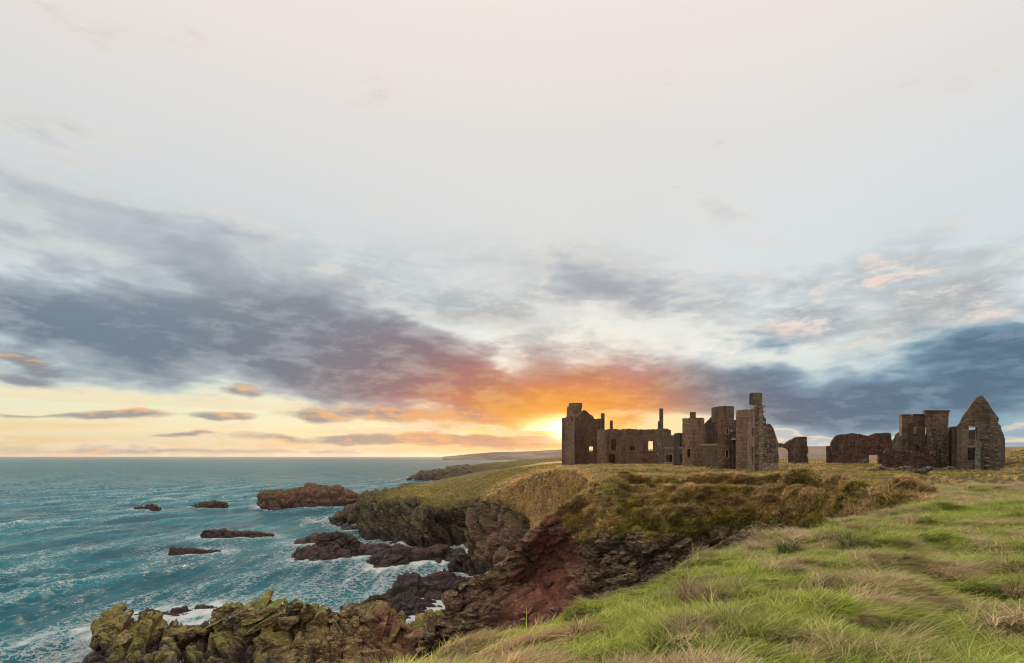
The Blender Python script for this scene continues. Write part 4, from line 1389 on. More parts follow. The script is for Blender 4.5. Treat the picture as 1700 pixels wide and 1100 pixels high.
def box_stack(parent, name, px0, px1, py0, py1, Y, depth, mat, cap=0.0, capmat=None, rag=0.12, yaw=0.0, taper=0.0, base=None):
    """chimney or block: four walls with slightly uneven top; an optional projecting cap course as its own child"""
    a, b = at(px0, py1, Y), at(px1, py1, Y)
    zt = H - (py0 - HY) / F * Y
    zb = a[2] if base is None else base
    w = (b[0] - a[0]) / 2
    cx, cy = (a[0] + b[0]) / 2, Y + depth / 2
    nz_ = max(2, int((zt - zb) / 0.7))
    V, UV, Fc = [], [], []
    per = [(-1, -1), (0, -1), (1, -1), (1, 0), (1, 1), (0, 1), (-1, 1), (-1, 0)]
    arc = [0, w, 2 * w, 2 * w + depth / 2, 2 * w + depth, 3 * w + depth, 4 * w + depth, 4 * w + 1.5 * depth]
    c_, s_ = math.cos(yaw), math.sin(yaw)
    for k in range(nz_ + 1):
        f = k / nz_
        for q, (ux, uy) in enumerate(per):
            sc = 1 - taper * f
            j = CAST_RNG.uniform(-.03, .03)
            X, Yv = (ux * w + j) * sc, (uy * depth / 2 + j) * sc
            z = zb + (zt - zb) * f + (CAST_RNG.uniform(-rag, rag) if k == nz_ else 0)
            V.append((cx + X * c_ - Yv * s_, cy + X * s_ + Yv * c_, z))
            UV.append((arc[q], z))
    for k in range(nz_):
        for q in range(8):
            a0, b0 = k * 8 + q, k * 8 + (q + 1) % 8
            Fc.append((a0, b0, b0 + 8, a0 + 8))
    Fc.append(tuple(nz_ * 8 + q for q in range(8)))
    o = mk(name, V, Fc, mat, parent=parent, uv=UV)
    if cap > 0:
        V2, F2 = [], []
        for (zz, gx) in ((zt - cap, 0.12), (zt - cap * 0.3, 0.16), (zt + 0.05, 0.05)):
            for (ux, uy) in per:
                X, Yv = ux * (w + gx), uy * (depth / 2 + gx)
                V2.append((cx + X * c_ - Yv * s_, cy + X * s_ + Yv * c_, zz + CAST_RNG.uniform(-.02, .02)))
        for k in range(2):
            for q in range(8):
                a0, b0 = k * 8 + q, k * 8 + (q + 1) % 8
                F2.append((a0, b0, b0 + 8, a0 + 8))
        F2.append(tuple(range(7, -1, -1)))
        F2.append(tuple(16 + q for q in range(8)))
        mk('cap', V2, F2, capmat or mat, parent=o, uv=[(v[0] + v[1], v[2]) for v in V2])
    return o


def round_tower(parent, name, px0, px1, py_top, Y, mat, holes=(), base=23.2, thick=0.6, rag=0.10, concave=False, top=None, frames=True, slope=0.0):
    """drum (or, concave, the open half of one) with real openings; holes in pixels"""
    pc = (px0 + px1) / 2
    r = (px1 - px0) / 2 / F * Y
    if not concave:
        r = r * Y / (Y - 0 + 1e-9)
    cx, cy = (pc - CX) / F * Y, Y + (0 if concave else 0)
    view = math.atan2(cx, cy)

    def th_of(px):
        off = ((px - CX) / F * cy - cx) * math.cos(view)
        return math.asin(max(-0.999, min(0.999, off / r)))

    def z_of(py, th):
        yy = cy + (r * math.cos(th) if concave else -r * math.cos(th))
        return H - (py - HY) / F * yy

    def mp(s, z, d):
        th = s / r
        rr = r + d if concave else r - d
        sg = 1 if concave else -1
        lx, ly = rr * math.sin(th), sg * rr * math.cos(th)
        c_, s_ = math.cos(-view), math.sin(-view)
        return Vector((cx + lx * c_ - ly * s_, cy + lx * s_ + ly * c_, z))
    lim = math.pi / 2 if concave else math.pi * 0.999
    if top is None:
        zt = z_of(py_top, 0)
        chain = [(-lim * r, zt), (0, zt + slope), (lim * r, zt)]
    else:
        chain = [(th_of(p[0]) * r, z_of(p[1], th_of(p[0]))) for p in top]
        chain[0] = (-lim * r, chain[0][1])
        chain[-1] = (lim * r, chain[-1][1])
    chain = ragged(chain, CAST_RNG, 0.4, rag)
    outline = ([(chain[0][0], base)] + chain + [(chain[-1][0], base)])
    # break long bottom edge so the drum stays round
    nb = 40
    bottom = [(chain[-1][0] + (chain[0][0] - chain[-1][0]) * i / nb, base) for i in range(1, nb)]
    outline = outline + bottom
    outline = outline[::-1]
    hs = []
    hb = []
    for (x0, x1, y0, y1) in holes:
        t0, t1 = th_of(x0), th_of(x1)
        tm = (t0 + t1) / 2
        zt_, zb_ = z_of(y0, tm), z_of(y1, tm)
        hs.append([(t0 * r, zb_), (t1 * r, zb_), (t1 * r, zt_), (t0 * r, zt_)])
        hb.append((t0 * r, t1 * r, zb_, zt_))
    V, Fc, UV = panel(outline, hs, mp, thick, 0.45, 0.03, int(px0))
    o = mk(name, V, Fc, mat, parent=parent, uv=UV)
    if frames:
        for (sa, sb, za, zb_) in hb:
            VV, FF = [], []

            def bx(s0, s1, z0, z1):
                k = len(VV)
                for d in (-0.05, 0.2):
                    for (s, z) in ((s0, z0), (s1, z0), (s1, z1), (s0, z1)):
                        VV.append(tuple(mp(s, z, d)))
                FF.extend([(k, k + 1, k + 2, k + 3), (k + 7, k + 6, k + 5, k + 4), (k, k + 4, k + 5, k + 1), (k + 1, k + 5, k + 6, k + 2), (k + 2, k + 6, k + 7, k + 3), (k + 3, k + 7, k + 4, k)])
            w = 0.13
            bx(sa - w, sa, za, zb_); bx(sb, sb + w, za, zb_); bx(sa - w, sb + w, zb_, zb_ + w); bx(sa - w, sb + w, za - w, za)
            mk('window_frame', VV, FF, M['pale'], parent=o)
    return o


def quoins(parent, pl, px, py0, py1, side, n, mat):
    """alternating long and short corner stones, one joined part"""
    V, Fc = [], []
    (s, zt), (_, zb) = pl.hit(px, py0), pl.hit(px, py1)
    hgt = (zt - zb) / n
    for i in range(n):
        w = (0.75 if i % 2 else 0.42) * CAST_RNG.uniform(0.85, 1.15)
        s0, s1 = (s, s + w) if side > 0 else (s - w, s)
        z0, z1 = zb + i * hgt + 0.03, zb + (i + 1) * hgt - 0.03
        pr = CAST_RNG.uniform(0.05, 0.11)
        k = len(V)
        for d in (-pr, 0.15):
            for (a, z) in ((s0, z0), (s1, z0), (s1, z1), (s0, z1)):
                V.append(tuple(pl.map(a + CAST_RNG.uniform(-.02, .02), z, d)))
        Fc += [(k, k + 1, k + 2, k + 3), (k + 7, k + 6, k + 5, k + 4), (k, k + 4, k + 5, k + 1), (k + 1, k + 5, k + 6, k + 2), (k + 2, k + 6, k + 7, k + 3), (k + 3, k + 7, k + 4, k)]
    o = mk('quoin_stones', V, Fc, mat, parent=parent)
    o['kind'] = 'stuff'
    return o


def ledge(parent, name, pl, x0, x1, y0, y1, mat, proud=0.10, deep=0.5):
    """straight projecting course or coping on a wall plane"""
    a, b, c, d = pl.hit(x0, y1), pl.hit(x1, y1), pl.hit(x1, y0), pl.hit(x0, y0)
    n = 8
    V, Fc = [], []
    for i in range(n + 1):
        f = i / n
        for (p, q, dd) in ((a, b, -proud), (d, c, -proud), (d, c, deep), (a, b, deep)):
            v = pl.map(p[0] + (q[0] - p[0]) * f, p[1] + (q[1] - p[1]) * f + CAST_RNG.uniform(-.025, .025), dd + CAST_RNG.uniform(-.02, .02))
            V.append(tuple(v))
    for i in range(n):
        for q in range(4):
            a0 = i * 4 + q
            b0 = i * 4 + (q + 1) % 4
            Fc.append((a0, a0 + 4, b0 + 4, b0))
    Fc += [(0, 1, 2, 3), (n * 4 + 3, n * 4 + 2, n * 4 + 1, n * 4)]
    return mk(name, V, Fc, mat, parent=parent)


castle = empty('castle_ruin', (30, 115, 24.0), 'roofless castle ruin with tall corner tower, round towers and chimneys by the cliff', 'castle')

# corner tower by the sunset
p1 = Plane(937.5, 158, 953, 157)
tw = wall(castle, 'corner_turret', p1, [(937.5, 693), (940.5, 692), (941.4, 677), (942.6, 674), (944.2, 681), (946.5, 682), (949, 686), (953, 690)], M['pink'], rag=0.06, thick=1.1, res=1.0,
          holes=[(948.4, 950, 688.5 + 4, 696.5)])
quoins(tw, p1, 953, 700, 770, -1, 24, M['quoin'])
pside = Plane(937.6, 158.9, 938.6, 168)
wall(castle, 'side_wall', pside, [(937.6, 693), (938.6, 697)], M['pink'], rag=0.05)
cw = round_tower(castle, 'curved_tower_wall', 952, 992, 695, 157.5, M['brown'], concave=True, thick=0.9, rag=0.08,
                 top=[(952, 698), (957, 692), (962, 687), (966, 682), (969.5, 680), (974, 682), (978, 687), (982, 690), (984, 695), (992, 695)],
                 holes=[(977, 984.3, 741, 749)], frames=False)
box_stack(castle, 'tower_chimney', 946.6, 965.6, 668.6, 702, 163, 3.0, M['pink'], cap=1.35, rag=0.08)
p2 = Plane(991.5, 156.5, 1007, 156)
pr = wall(castle, 'tower_pier', p2, [(991.5, 697), (992.5, 712), (997, 713), (1007, 713)], M['pink'], rag=0.06, thick=3.2)
quoins(pr, p2, 991.6, 714, 770, 1, 20, M['quoin'])
quoins(pr, p2, 1007, 714, 770, -1, 20, M['quoin'])
box_stack(castle, 'chimney', 998.6, 1004, 686, 714, 159, 0.95, M['brown'], taper=0.06)
box_stack(castle, 'chimney', 1013.2, 1017.6, 697.5, 714, 162, 0.8, M['brown'], taper=0.05)
# long hall wall and the wall behind it
p3 = Plane(1006.5, 155, 1095, 150)
hw = wall(castle, 'hall_wall', p3, [(1006.5, 713), (1020, 711.6), (1030, 712.6), (1052, 711.6), (1060, 712.6), (1078, 712), (1095, 712)], M['brown'], rag=0.14, thick=1.0,
          holes=[(1014.5, 1022.5, 728, 747.5), (1010, 1021.5, 753, 768), (1045, 1054.5, 739.5, 747.5), (1075.6, 1083.8, 732, 748), (1068, 1074, 762.5, 765.5)])
p3b = Plane(1004, 163, 1096, 158)
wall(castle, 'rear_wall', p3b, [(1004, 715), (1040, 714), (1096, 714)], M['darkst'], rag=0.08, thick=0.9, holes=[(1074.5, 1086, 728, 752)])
ledge(hw, 'string_course', p3, 1022.5, 1088, 750, 751, M['brown'], 0.06, 0.1)
p3c = Plane(1094, 150, 1093, 142)
# broken pier with the thin tall chimney
p4 = Plane(1088, 141, 1102, 139)
wall(castle, 'broken_pier', p4, [(1089, 740), (1090.5, 722), (1092, 712), (1101, 711), (1101.6, 730)], M['rubblest'], rag=0.16, thick=2.2, left=[(1087.6, 772), (1088.2, 756)], right=[(1102, 750), (1103.5, 772)])
box_stack(castle, 'tall_chimney', 1095.8, 1101.2, 677.5, 713, 140.6, 0.9, M['greyst'], taper=0.07, rag=0.05)
box_stack(castle, 'chimney_stub', 1093.2, 1095.9, 699, 713, 140.7, 0.7, M['greyst'])
p5 = Plane(1101.5, 138, 1119, 134)
lw = wall(castle, 'window_wall', p5, [(1101.5, 714), (1108.6, 713.5), (1109, 722), (1119, 723)], M['greyst'], rag=0.12, thick=0.9, holes=[(1105.5, 1116.5, 754, 767)], frames=[(1105.5, 1116.5, 754, 767)])
ledge(lw, 'string_course', p5, 1103, 1118, 742.5, 744, M['pale'], 0.06, 0.1)
p5b = Plane(1103, 143, 1136, 138)
wall(castle, 'rear_wall', p5b, [(1103, 724), (1136, 721)], M['darkst'], rag=0.12)
p6 = Plane(1118.6, 131, 1136, 122)
dwl = wall(castle, 'dark_wall', p6, [(1118.6, 720), (1124, 718.2), (1136, 719)], M['darkst'], rag=0.12, thick=0.9, holes=[(1128.6, 1132.6, 720.5, 742), (1128.6, 1132.6, 754, 766.5)])
ledge(dwl, 'string_course', p6, 1128, 1134, 742.4, 744, M['pale'], 0.06, 0.1)
# round towers
round_tower(castle, 'round_tower', 1133.6, 1168.4, 694, 117, M['pink'], holes=[(1141, 1146.4, 745, 759.5)], slope=0.12)
box_stack(castle, 'chimney', 1147.6, 1155.2, 683.5, 696, 116.6, 0.9, M['greyst'], rag=0.1)
p7 = Plane(1160, 112.5, 1194, 109)
yw = wall(castle, 'yard_wall', p7, [(1160, 739), (1194, 739)], M['greyst'], rag=0.02, thick=0.7)
ledge(yw, 'coping', p7, 1163, 1194, 736.6, 739.2, M['pale'], 0.10, 0.8)
p8 = Plane(1167, 123, 1195, 120)
wall(castle, 'inner_gable', p8, [(1167, 706), (1169, 704), (1181.5, 691), (1195, 691)], M['darkst'], rag=0.05)
p8b = Plane(1185.5, 118, 1194, 116)
wall(castle, 'inner_wall', p8b, [(1185.5, 705), (1190, 698), (1194, 696)], M['greyst'], rag=0.12)
round_tower(castle, 'round_tower', 1191.8, 1217, 695, 102.5, M['brown'], holes=[(1206, 1208.8, 711, 720), (1205, 1208.6, 747, 759)], slope=0.15)  # browner stone than the next drums, painting this one in shade
box_stack(castle, 'chimney_block', 1193.3, 1218.6, 673.6, 700, 107, 4.0, M['brown'], rag=0.09)
p9 = Plane(1215, 99, 1226, 95.5)
rw = wall(castle, 'recess_wall', p9, [(1215, 697), (1226, 698)], M['darkst'], rag=0.12, holes=[(1216.6, 1221.4, 730, 781)])
ledge(rw, 'corbel', p9, 1216, 1222, 713, 716.5, M['quoin'], 0.45, 0.1)
ledge(rw, 'lintel', p9, 1215.4, 1222.6, 727.4, 730, M['pale'], 0.16, 0.1)
p9b = Plane(1212, 104, 1230, 100)
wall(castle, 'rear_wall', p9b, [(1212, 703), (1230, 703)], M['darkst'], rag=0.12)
round_tower(castle, 'round_tower', 1222.8, 1246.6, 681, 92, M['pink'], slope=0.15, base=23)
# end gable with its stone chimney
p10 = Plane(1240.5, 88.5, 1261.3, 80.8)
wall(castle, 'gable_side', p10, [(1240.5, 706), (1245, 692), (1247.2, 678), (1249, 669.5), (1261.3, 669)], M['pink_lit'], rag=0.05, thick=0.35, holes=[(1248.7, 1251.3, 709.5, 723), (1248, 1250.8, 741.5, 771.5)], base=22.8)
p10b = Plane(1249, 88.5, 1270, 81.9)
wall(castle, 'inner_wall', p10b, [(1249, 704), (1262, 690), (1268, 694)], M['darkst'], rag=0.05, thick=0.3)  # added backing wall close behind the slits, to make them dark
p11 = Plane(1261.85, 80.0, 1294, 81.6)
gb = wall(castle, 'gable_wall', p11, [(1261.85, 669), (1265.2, 670), (1267, 684), (1269, 693), (1271.8, 702.5), (1277, 703.6), (1280, 705), (1284, 711), (1287, 719), (1290, 727), (1292.4, 735)], M['rubblest'],
          rag=0.14, thick=1.0, right=[(1293.4, 740), (1291, 747), (1292.8, 756), (1293.2, 764), (1291.5, 783)], base=22.8)
quoins(gb, p11, 1261.9, 672, 784, 1, 26, M['quoin'])
box_stack(castle, 'gable_chimney', 1250.2, 1265, 651.6, 670.5, 81.0, 1.25, M['greyst'], rag=0.10, yaw=0.1)
p12 = Plane(1243, 95, 1292, 100)
wall(castle, 'rear_wall', p12, [(1243, 712), (1262, 700), (1285, 716), (1291, 735)], M['darkst'], rag=0.1)
ledge(gb, 'base_course', p11, 1263.5, 1290, 768.5, 784, M['quoin'], 0.12, 0.1)

# arch fragment
arch = empty('arch_ruin', at(1325, 771, 118), 'broken wall fragment with a half arch next to the castle gable', 'ruin')
pa = Plane(1292, 118, 1343, 118)
zz = []
prof = [(1292.5, 736.5), (1306, 736), (1311, 731.6), (1318, 728.5), (1328, 724.4), (1339.6, 724.4)]
up = [pa.hit(*p) for p in prof]
rgt = [pa.hit(*p) for p in [(1340, 736), (1342.4, 749), (1339.6, 755), (1342, 762), (1342.5, 770)]]
chain = ragged(up + rgt, CAST_RNG, 0.4, 0.14)
und = [pa.hit(*p) for p in [(1312, 771), (1312, 750), (1310.6, 746), (1307, 743.4), (1302, 742.4), (1292.5, 742.2)]]
ol = chain + [(chain[-1][0], 23.4), (und[0][0], 23.4)] + und
V, Fc, UV = panel(ol[::-1], [], pa.map, 0.95, 0.8, 0.06, 5)
mk('arch_wall', V, Fc, M['redst'], parent=arch, uv=UV)

# long low wall
lng = empty('long_wall_ruin', at(1430, 772, 113), 'long low reddish ruined wall with a square gap near its end', 'ruin')
pb = Plane(1379.5, 114, 1482, 111)
wall(lng, 'wall', pb, [(1379.5, 736), (1383, 729), (1388, 723), (1400, 720.5), (1415, 718.8), (1427, 719.4), (1434, 722), (1441, 723), (1450, 719.5), (1465, 718.6), (1478.5, 718.2), (1480, 728), (1482, 732)],
     M['redst'], rag=0.13, thick=0.95, left=[(1380, 772), (1381, 760), (1379, 748)], right=[(1484, 745)], holes=[(1442.5, 1458.6, 755, 773.5)])
pb2 = Plane(1430, 110.8, 1441, 110.6)
wall(lng, 'fallen_block', pb2, [(1430, 761), (1440.6, 761)], M['wallstone'], rag=0.03, thick=1.0, step=0.8)
pb3 = Plane(1379.4, 114.5, 1381.5, 122)
wall(lng, 'return_wall', pb3, [(1379.4, 740), (1381.5, 748)], M['redst'], rag=0.1)

# roofless outbuilding with two tall chimney stacks
outb = empty('outbuilding_ruin', at(1530, 775, 98), 'roofless outbuilding with two flat-topped chimney stacks and a small arch', 'ruin')
pc = Plane(1481, 104, 1500, 101)
wall(outb, 'end_wall', pc, [(1481, 733), (1486, 722), (1491, 718), (1497.5, 716)], M['greyst'], rag=0.1, left=[(1479, 772), (1480, 750)])
pd = Plane(1497, 100, 1534.4, 99)
st = wall(outb, 'stack_wall', pd, [(1497, 690), (1511, 689.6), (1513, 691), (1516, 690), (1534.2, 688.6)], M['greyst'], rag=0.12, thick=1.3, holes=[(1511.5, 1526.5, 737.5, 748, True), (1517, 1520.4, 707, 723)], right=[(1533.2, 700), (1534, 712)])
ledge(st, 'cornice', pd, 1496.4, 1511.6, 687.6, 690, M['darkst'], 0.14, 1.4)
ledge(st, 'cornice', pd, 1516, 1534, 687, 689.4, M['darkst'], 0.14, 1.4)
pd_ = Plane(1510, 99.2, 1516.5, 99)
wall(outb, 'buttress', pd_, [(1510, 703), (1516.5, 700)], M['darkst'], rag=0.12, thick=0.7)
pe = Plane(1535, 98.5, 1576, 97)
st2 = wall(outb, 'stack_wall', pe, [(1535.2, 684), (1550, 683.4), (1558, 683), (1575.6, 682.4), (1574.6, 700), (1574, 709)], M['brown'], rag=0.07, thick=1.4, left=[(1535, 772), (1535.2, 700)], right=[(1576.4, 712)], holes=[(1535.9, 1539.6, 708, 736), (1554, 1562, 742, 772)])
ledge(st2, 'cornice', pe, 1534.2, 1576.6, 680.8, 683.6, M['darkst'], 0.16, 1.5)
pe2 = Plane(1540, 96.8, 1576, 95.6)
wall(outb, 'broken_wall', pe2, [(1541, 730), (1544, 714), (1552, 710), (1558, 716), (1562, 722), (1568, 713), (1576, 709)], M['rubblest'], rag=0.2, thick=0.9, left=[(1540, 770)], holes=[(1553, 1562, 744, 774)])
pf = Plane(1575.5, 97, 1592.5, 93)
wall(outb, 'recess_wall', pf, [(1575.5, 710), (1582, 708.5), (1592.5, 706.5)], M['darkst'], rag=0.12)
pg = Plane(1468.5, 95.5, 1550.5, 94)
wall(outb, 'front_wall', pg, [(1469, 752), (1472, 747), (1480, 744), (1492, 748.5), (1510, 749), (1530, 748), (1541, 751), (1547, 757), (1550, 766)], M['redst'], rag=0.13, thick=0.9, left=[(1468.5, 773)])
ph = Plane(1498, 108, 1590, 104)
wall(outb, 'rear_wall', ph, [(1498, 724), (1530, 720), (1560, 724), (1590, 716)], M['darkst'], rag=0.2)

# gabled house end
gh = empty('gable_ruin', at(1628, 783, 86), 'tall pointed gable of a roofless stone house with two window holes', 'ruin')
pk = Plane(1590.5, 88, 1661.8, 85.5)
gw = wall(gh, 'gable_wall', pk, [(1590.5, 706), (1597, 696), (1605, 683), (1613, 670.5), (1619, 662.6), (1624, 658.6), (1627, 656), (1631, 656.4), (1637, 664), (1645, 676), (1652, 686), (1658.4, 694.4), (1657, 701.6), (1661.8, 706.6)], M['greyst'],
          rag=0.11, thick=1.0, holes=[(1608.4, 1621.6, 708.6, 729), (1606.4, 1618.4, 742.4, 764)], right=[(1661.6, 740), (1661, 776)], base=22.6, res=0.7)
ledge(gw, 'lintel', pk, 1607, 1623, 706.4, 708.8, M['quoin'], 0.06, 0.3)
ledge(gw, 'lintel', pk, 1605, 1620, 739.6, 742.4, M['quoin'], 0.06, 0.3)
pk2 = Plane(1618.5, 86.75, 1630.6, 86.35)
wall(gh, 'cement_patch', pk2, [(1619, 738.5), (1630.2, 738)], M['cement'], rag=0.05, thick=0.12, left=[(1618.6, 768), (1618.8, 752)], right=[(1627.6, 754), (1629, 768)], base=24.0)
quoins(gw, pk, 1661.4, 708, 782, -1, 20, M['wallstone'])
for k in range(9):
    # broken facing stones left standing out of the wall
    b = at(1636 + CAST_RNG.uniform(-3, 8), 716 + k * 7 + CAST_RNG.uniform(-2, 2), 86.0)
    P, faces = SLABS[k]
    mk('facing_stone', (P * np.array((0.8, 0.5, 0.35))) @ rotm(0, 0, CAST_RNG.uniform(-.2, .2)).T + b, faces, M['wallstone'], parent=gh, uv=None)
pm = Plane(1591, 89.1, 1594, 98)
wall(gh, 'side_wall', pm, [(1591, 708), (1594, 716)], M['darkst'], rag=0.12)
pn = Plane(1660, 86.5, 1668, 95)
wall(gh, 'side_wall', pn, [(1660.5, 708), (1664, 716), (1668, 727)], M['darkst'], rag=0.12)
po = Plane(1596, 97.5, 1666, 95)
wall(gh, 'rear_wall', po, [(1596, 716), (1620, 712), (1650, 716), (1666, 722)], M['darkst'], rag=0.15, holes=[(1619, 1623, 700 + 13, 730)])

# low dry-stone wall before the outbuilding
dsw = empty('dry_stone_wall', at(1510, 785, 86), 'low tumbled dry stone wall in the grass before the outbuilding', 'wall')
V, Fc = [], []
for i in range(520):
    px = CAST_RNG.uniform(1436, 1584)
    Y = 87 + (px - 1436) / 148 * 1.5 + CAST_RNG.uniform(-.35, .35)
    hmax = (0.75 if px > 1460 else 0.5) * (0.8 + 0.3 * math.sin(px * 0.16))
    c = np.array([(px - CX) / F * Y, Y, 23.95 + CAST_RNG.random() * hmax])
    s = CAST_RNG.uniform(0.22, 0.5)
    P, faces = SLABS[i % 10]
    W = (P * np.array((s * 1.4, s, s * 0.7))) @ rotm(CAST_RNG.uniform(-.3, .3), CAST_RNG.uniform(-.3, .3), CAST_RNG.uniform(0, 3)).T + c
    k = sum(len(v) for v in V)
    V.append(W)
    Fc += [tuple(k + q for q in f) for f in faces]
o = mk('stones', np.concatenate(V), Fc, M['wallstone'], parent=dsw)
o['kind'] = 'stuff'

# wire fence behind the ruins
fence = empty('wire_fence', at(1350, 762, 190), 'thin post and wire fence across the field behind the ruins', 'fence')
for k, px in enumerate(np.arange(1290, 1400, 5.3)):
    Y = 190 + 0.02 * (px - 1290)
    a = at(px, 764, Y)
    hgt = 1.35 + CAST_RNG.uniform(-.1, .1)
    w = 0.07
    tilt = CAST_RNG.uniform(-.05, .05)
    Vp = [(a[0] + ux * w + tilt * q, a[1] + uy * w, 24.0 + q * hgt - 0.3 * (1 - q)) for q in (0, 1) for (ux, uy) in ((-1, -1), (1, -1), (1, 1), (-1, 1))]
    mk('post', Vp, [(0, 1, 5, 4), (1, 2, 6, 5), (2, 3, 7, 6), (3, 0, 4, 7), (4, 5, 6, 7)], M['post'], parent=fence)
for zq in (0.5, 0.9, 1.2):
    a, b = at(1290, 764, 190), at(1400, 764, 192)
    Vp = [(p[0], p[1] + dy, 24.0 + zq + dz) for p in (a, b) for (dy, dz) in ((-.012, -.012), (.012, -.012), (0, .014))]
    mk('wire', Vp, [(0, 3, 4, 1), (1, 4, 5, 2), (2, 5, 3, 0)], M['post'], parent=fence)

# fallen masonry along the feet of the walls
V, Fc, k = [], [], 0
spots = [(p, Y) for (a, b, Ya, Yb, n) in ((1008, 1095, 153.5, 148.5, 26), (1088, 1104, 139.5, 137, 14), (1262, 1296, 78.6, 80, 30), (1312, 1344, 116.6, 116.6, 22), (1380, 1440, 112.6, 111, 26),
         (1468, 1550, 94.6, 93, 24), (1552, 1590, 94, 90, 16), (1592, 1664, 86.6, 84.2, 30), (1160, 1262, 108, 80, 14)) for i in range(n) for (p, Y) in [(a + (b - a) * CAST_RNG.random(), None)] for Y in [Ya + (Yb - Ya) * (p - a) / (b - a) - abs(CAST_RNG.gauss(0, 0.7))]]
for i, (px, Y) in enumerate(spots):
    s_ = CAST_RNG.uniform(0.25, 0.75)
    gz = 24.0 + 0.6 * float(sstep(88, 116, Y)) * (px > 1290)
    P, faces = SLABS[i % len(SLABS)]
    W = (P * np.array((s_ * 1.4, s_, s_ * 0.8))) @ rotm(CAST_RNG.uniform(-.4, .4), CAST_RNG.uniform(-.4, .4), CAST_RNG.uniform(0, 3)).T + np.array([(px - CX) / F * Y, Y, gz + 0.1])
    V.append(W)
    Fc += [tuple(k + q for q in f) for f in faces]
    k += len(W)
o = mk('rubble', np.concatenate(V), Fc, M['wallstone'], origin=(45, 95, 24))
tag(o, 'fallen stones lying in the grass along the castle walls', 'rubble', kind='stuff')

# ------------------------------------------------------------------ grass
def grass_material(name, greens, tans, transl=0.45):
    m = bpy.data.materials.new(name)
    m.use_nodes = True
    g = NT(m.node_tree)
    out = g.n('ShaderNodeOutputMaterial')
    tint = g.attr('tint', 'INSTANCER')
    val = g.attr('val', 'INSTANCER')
    bt = g.attr('blade')            # 0..1 random per blade
    hg = g.attr('along')            # 0 root .. 1 tip
    gr = g.mix(val, greens[0], greens[1])
    gr = g.mix(g.m('MULTIPLY', bt, 0.5), gr, greens[2])
    tn = g.mix(val, tans[0], tans[1])
    tn = g.mix(g.m('MULTIPLY', bt, 0.6), tn, tans[2])
    f = g.rng(g.m('ADD', tint, g.m('MULTIPLY', g.m('SUBTRACT', bt, 0.5), 0.55)), 0.25, 0.75)
    c = g.mix(f, gr, tn)
    c = g.mix(g.m('MULTIPLY', hg, 0.35), c, g.mix(f, tuple(min(1, v * 1.5) for v in greens[2]), tans[2]))
    bs = g.m('FRACT', g.m('MULTIPLY', bt, 7.31))
    c = g.vm('SCALE', c, scale=g.rng(bs, 0.0, 1.0, 0.55, 1.55, smooth=False))
    d = g.n('ShaderNodeBsdfDiffuse')
    t = g.n('ShaderNodeBsdfTranslucent')
    g.put(d.inputs[0], c)
    g.put(t.inputs[0], c)
    mx = g.n('ShaderNodeMixShader')
    mx.inputs[0].default_value = transl
    g.t.links.new(d.outputs[0], mx.inputs[1])
    g.t.links.new(t.outputs[0], mx.inputs[2])
    g.t.links.new(mx.outputs[0], out.inputs[0])
    return m


M['grass'] = grass_material('grass_blades', ((0.050, 0.105, 0.018), (0.370, 0.490, 0.066), (0.560, 0.560, 0.165)), ((0.21, 0.140, 0.062), (0.70, 0.53, 0.29), (0.78, 0.63, 0.39)))
M['rough'] = grass_material('rough_turf_blades', ((0.060, 0.052, 0.010), (0.38, 0.31, 0.050), (0.34, 0.30, 0.06)), ((0.10, 0.056, 0.022), (0.68, 0.46, 0.20), (0.72, 0.52, 0.26)))

lib = bpy.data.collections.new('grass_sources')      # never linked to the scene


def clump_mesh(name, seed, n, hmin, hmax, spread, lean, droop, width, mat, segs=3):
    r = np.random.RandomState(seed)
    V, Fc, bl, al = [], [], [], []
    for k in range(n):
        a = r.uniform(0, 2 * math.pi)
        rad = spread * math.sqrt(r.uniform())
        bx, by = rad * math.cos(a), rad * math.sin(a)
        hgt = r.uniform(hmin, hmax)
        th = r.normal(0, 0.75)                     # heading about the wind (+x)
        ln = max(0.05, lean * r.uniform(0.5, 1.35))
        dx, dy = math.cos(th), math.sin(th)
        w = width * r.uniform(0.7, 1.3)
        sx, sy = -dy * w, dx * w
        b = r.uniform()
        i0 = len(V)
        for s in range(segs + 1):
            f = s / segs
            out_ = hgt * (ln * f + droop * f * f)
            up_ = hgt * (f * math.sqrt(max(0.05, 1 - 0.5 * ln * ln)) - droop * 0.55 * f * f)
            ww = 1 - 0.85 * f
            px_, py_ = bx + dx * out_, by + dy * out_
            V.append((px_ - sx * ww, py_ - sy * ww, up_ - 0.02))
            V.append((px_ + sx * ww, py_ + sy * ww, up_ - 0.02))
            bl += [b, b]
            al += [f, f]
        for s in range(segs):
            q = i0 + 2 * s
            Fc.append((q, q + 1, q + 3, q + 2))
    me = bpy.data.meshes.new(name)
    me.from_pydata(V, [], Fc)
    for nm, arr in (('blade', bl), ('along', al)):
        a_ = me.attributes.new(nm, 'FLOAT', 'POINT')
        a_.data.foreach_set('value', np.array(arr, np.float32))
    me.materials.append(mat)
    o = bpy.data.objects.new(name, me)
    lib.objects.link(o)
    return o


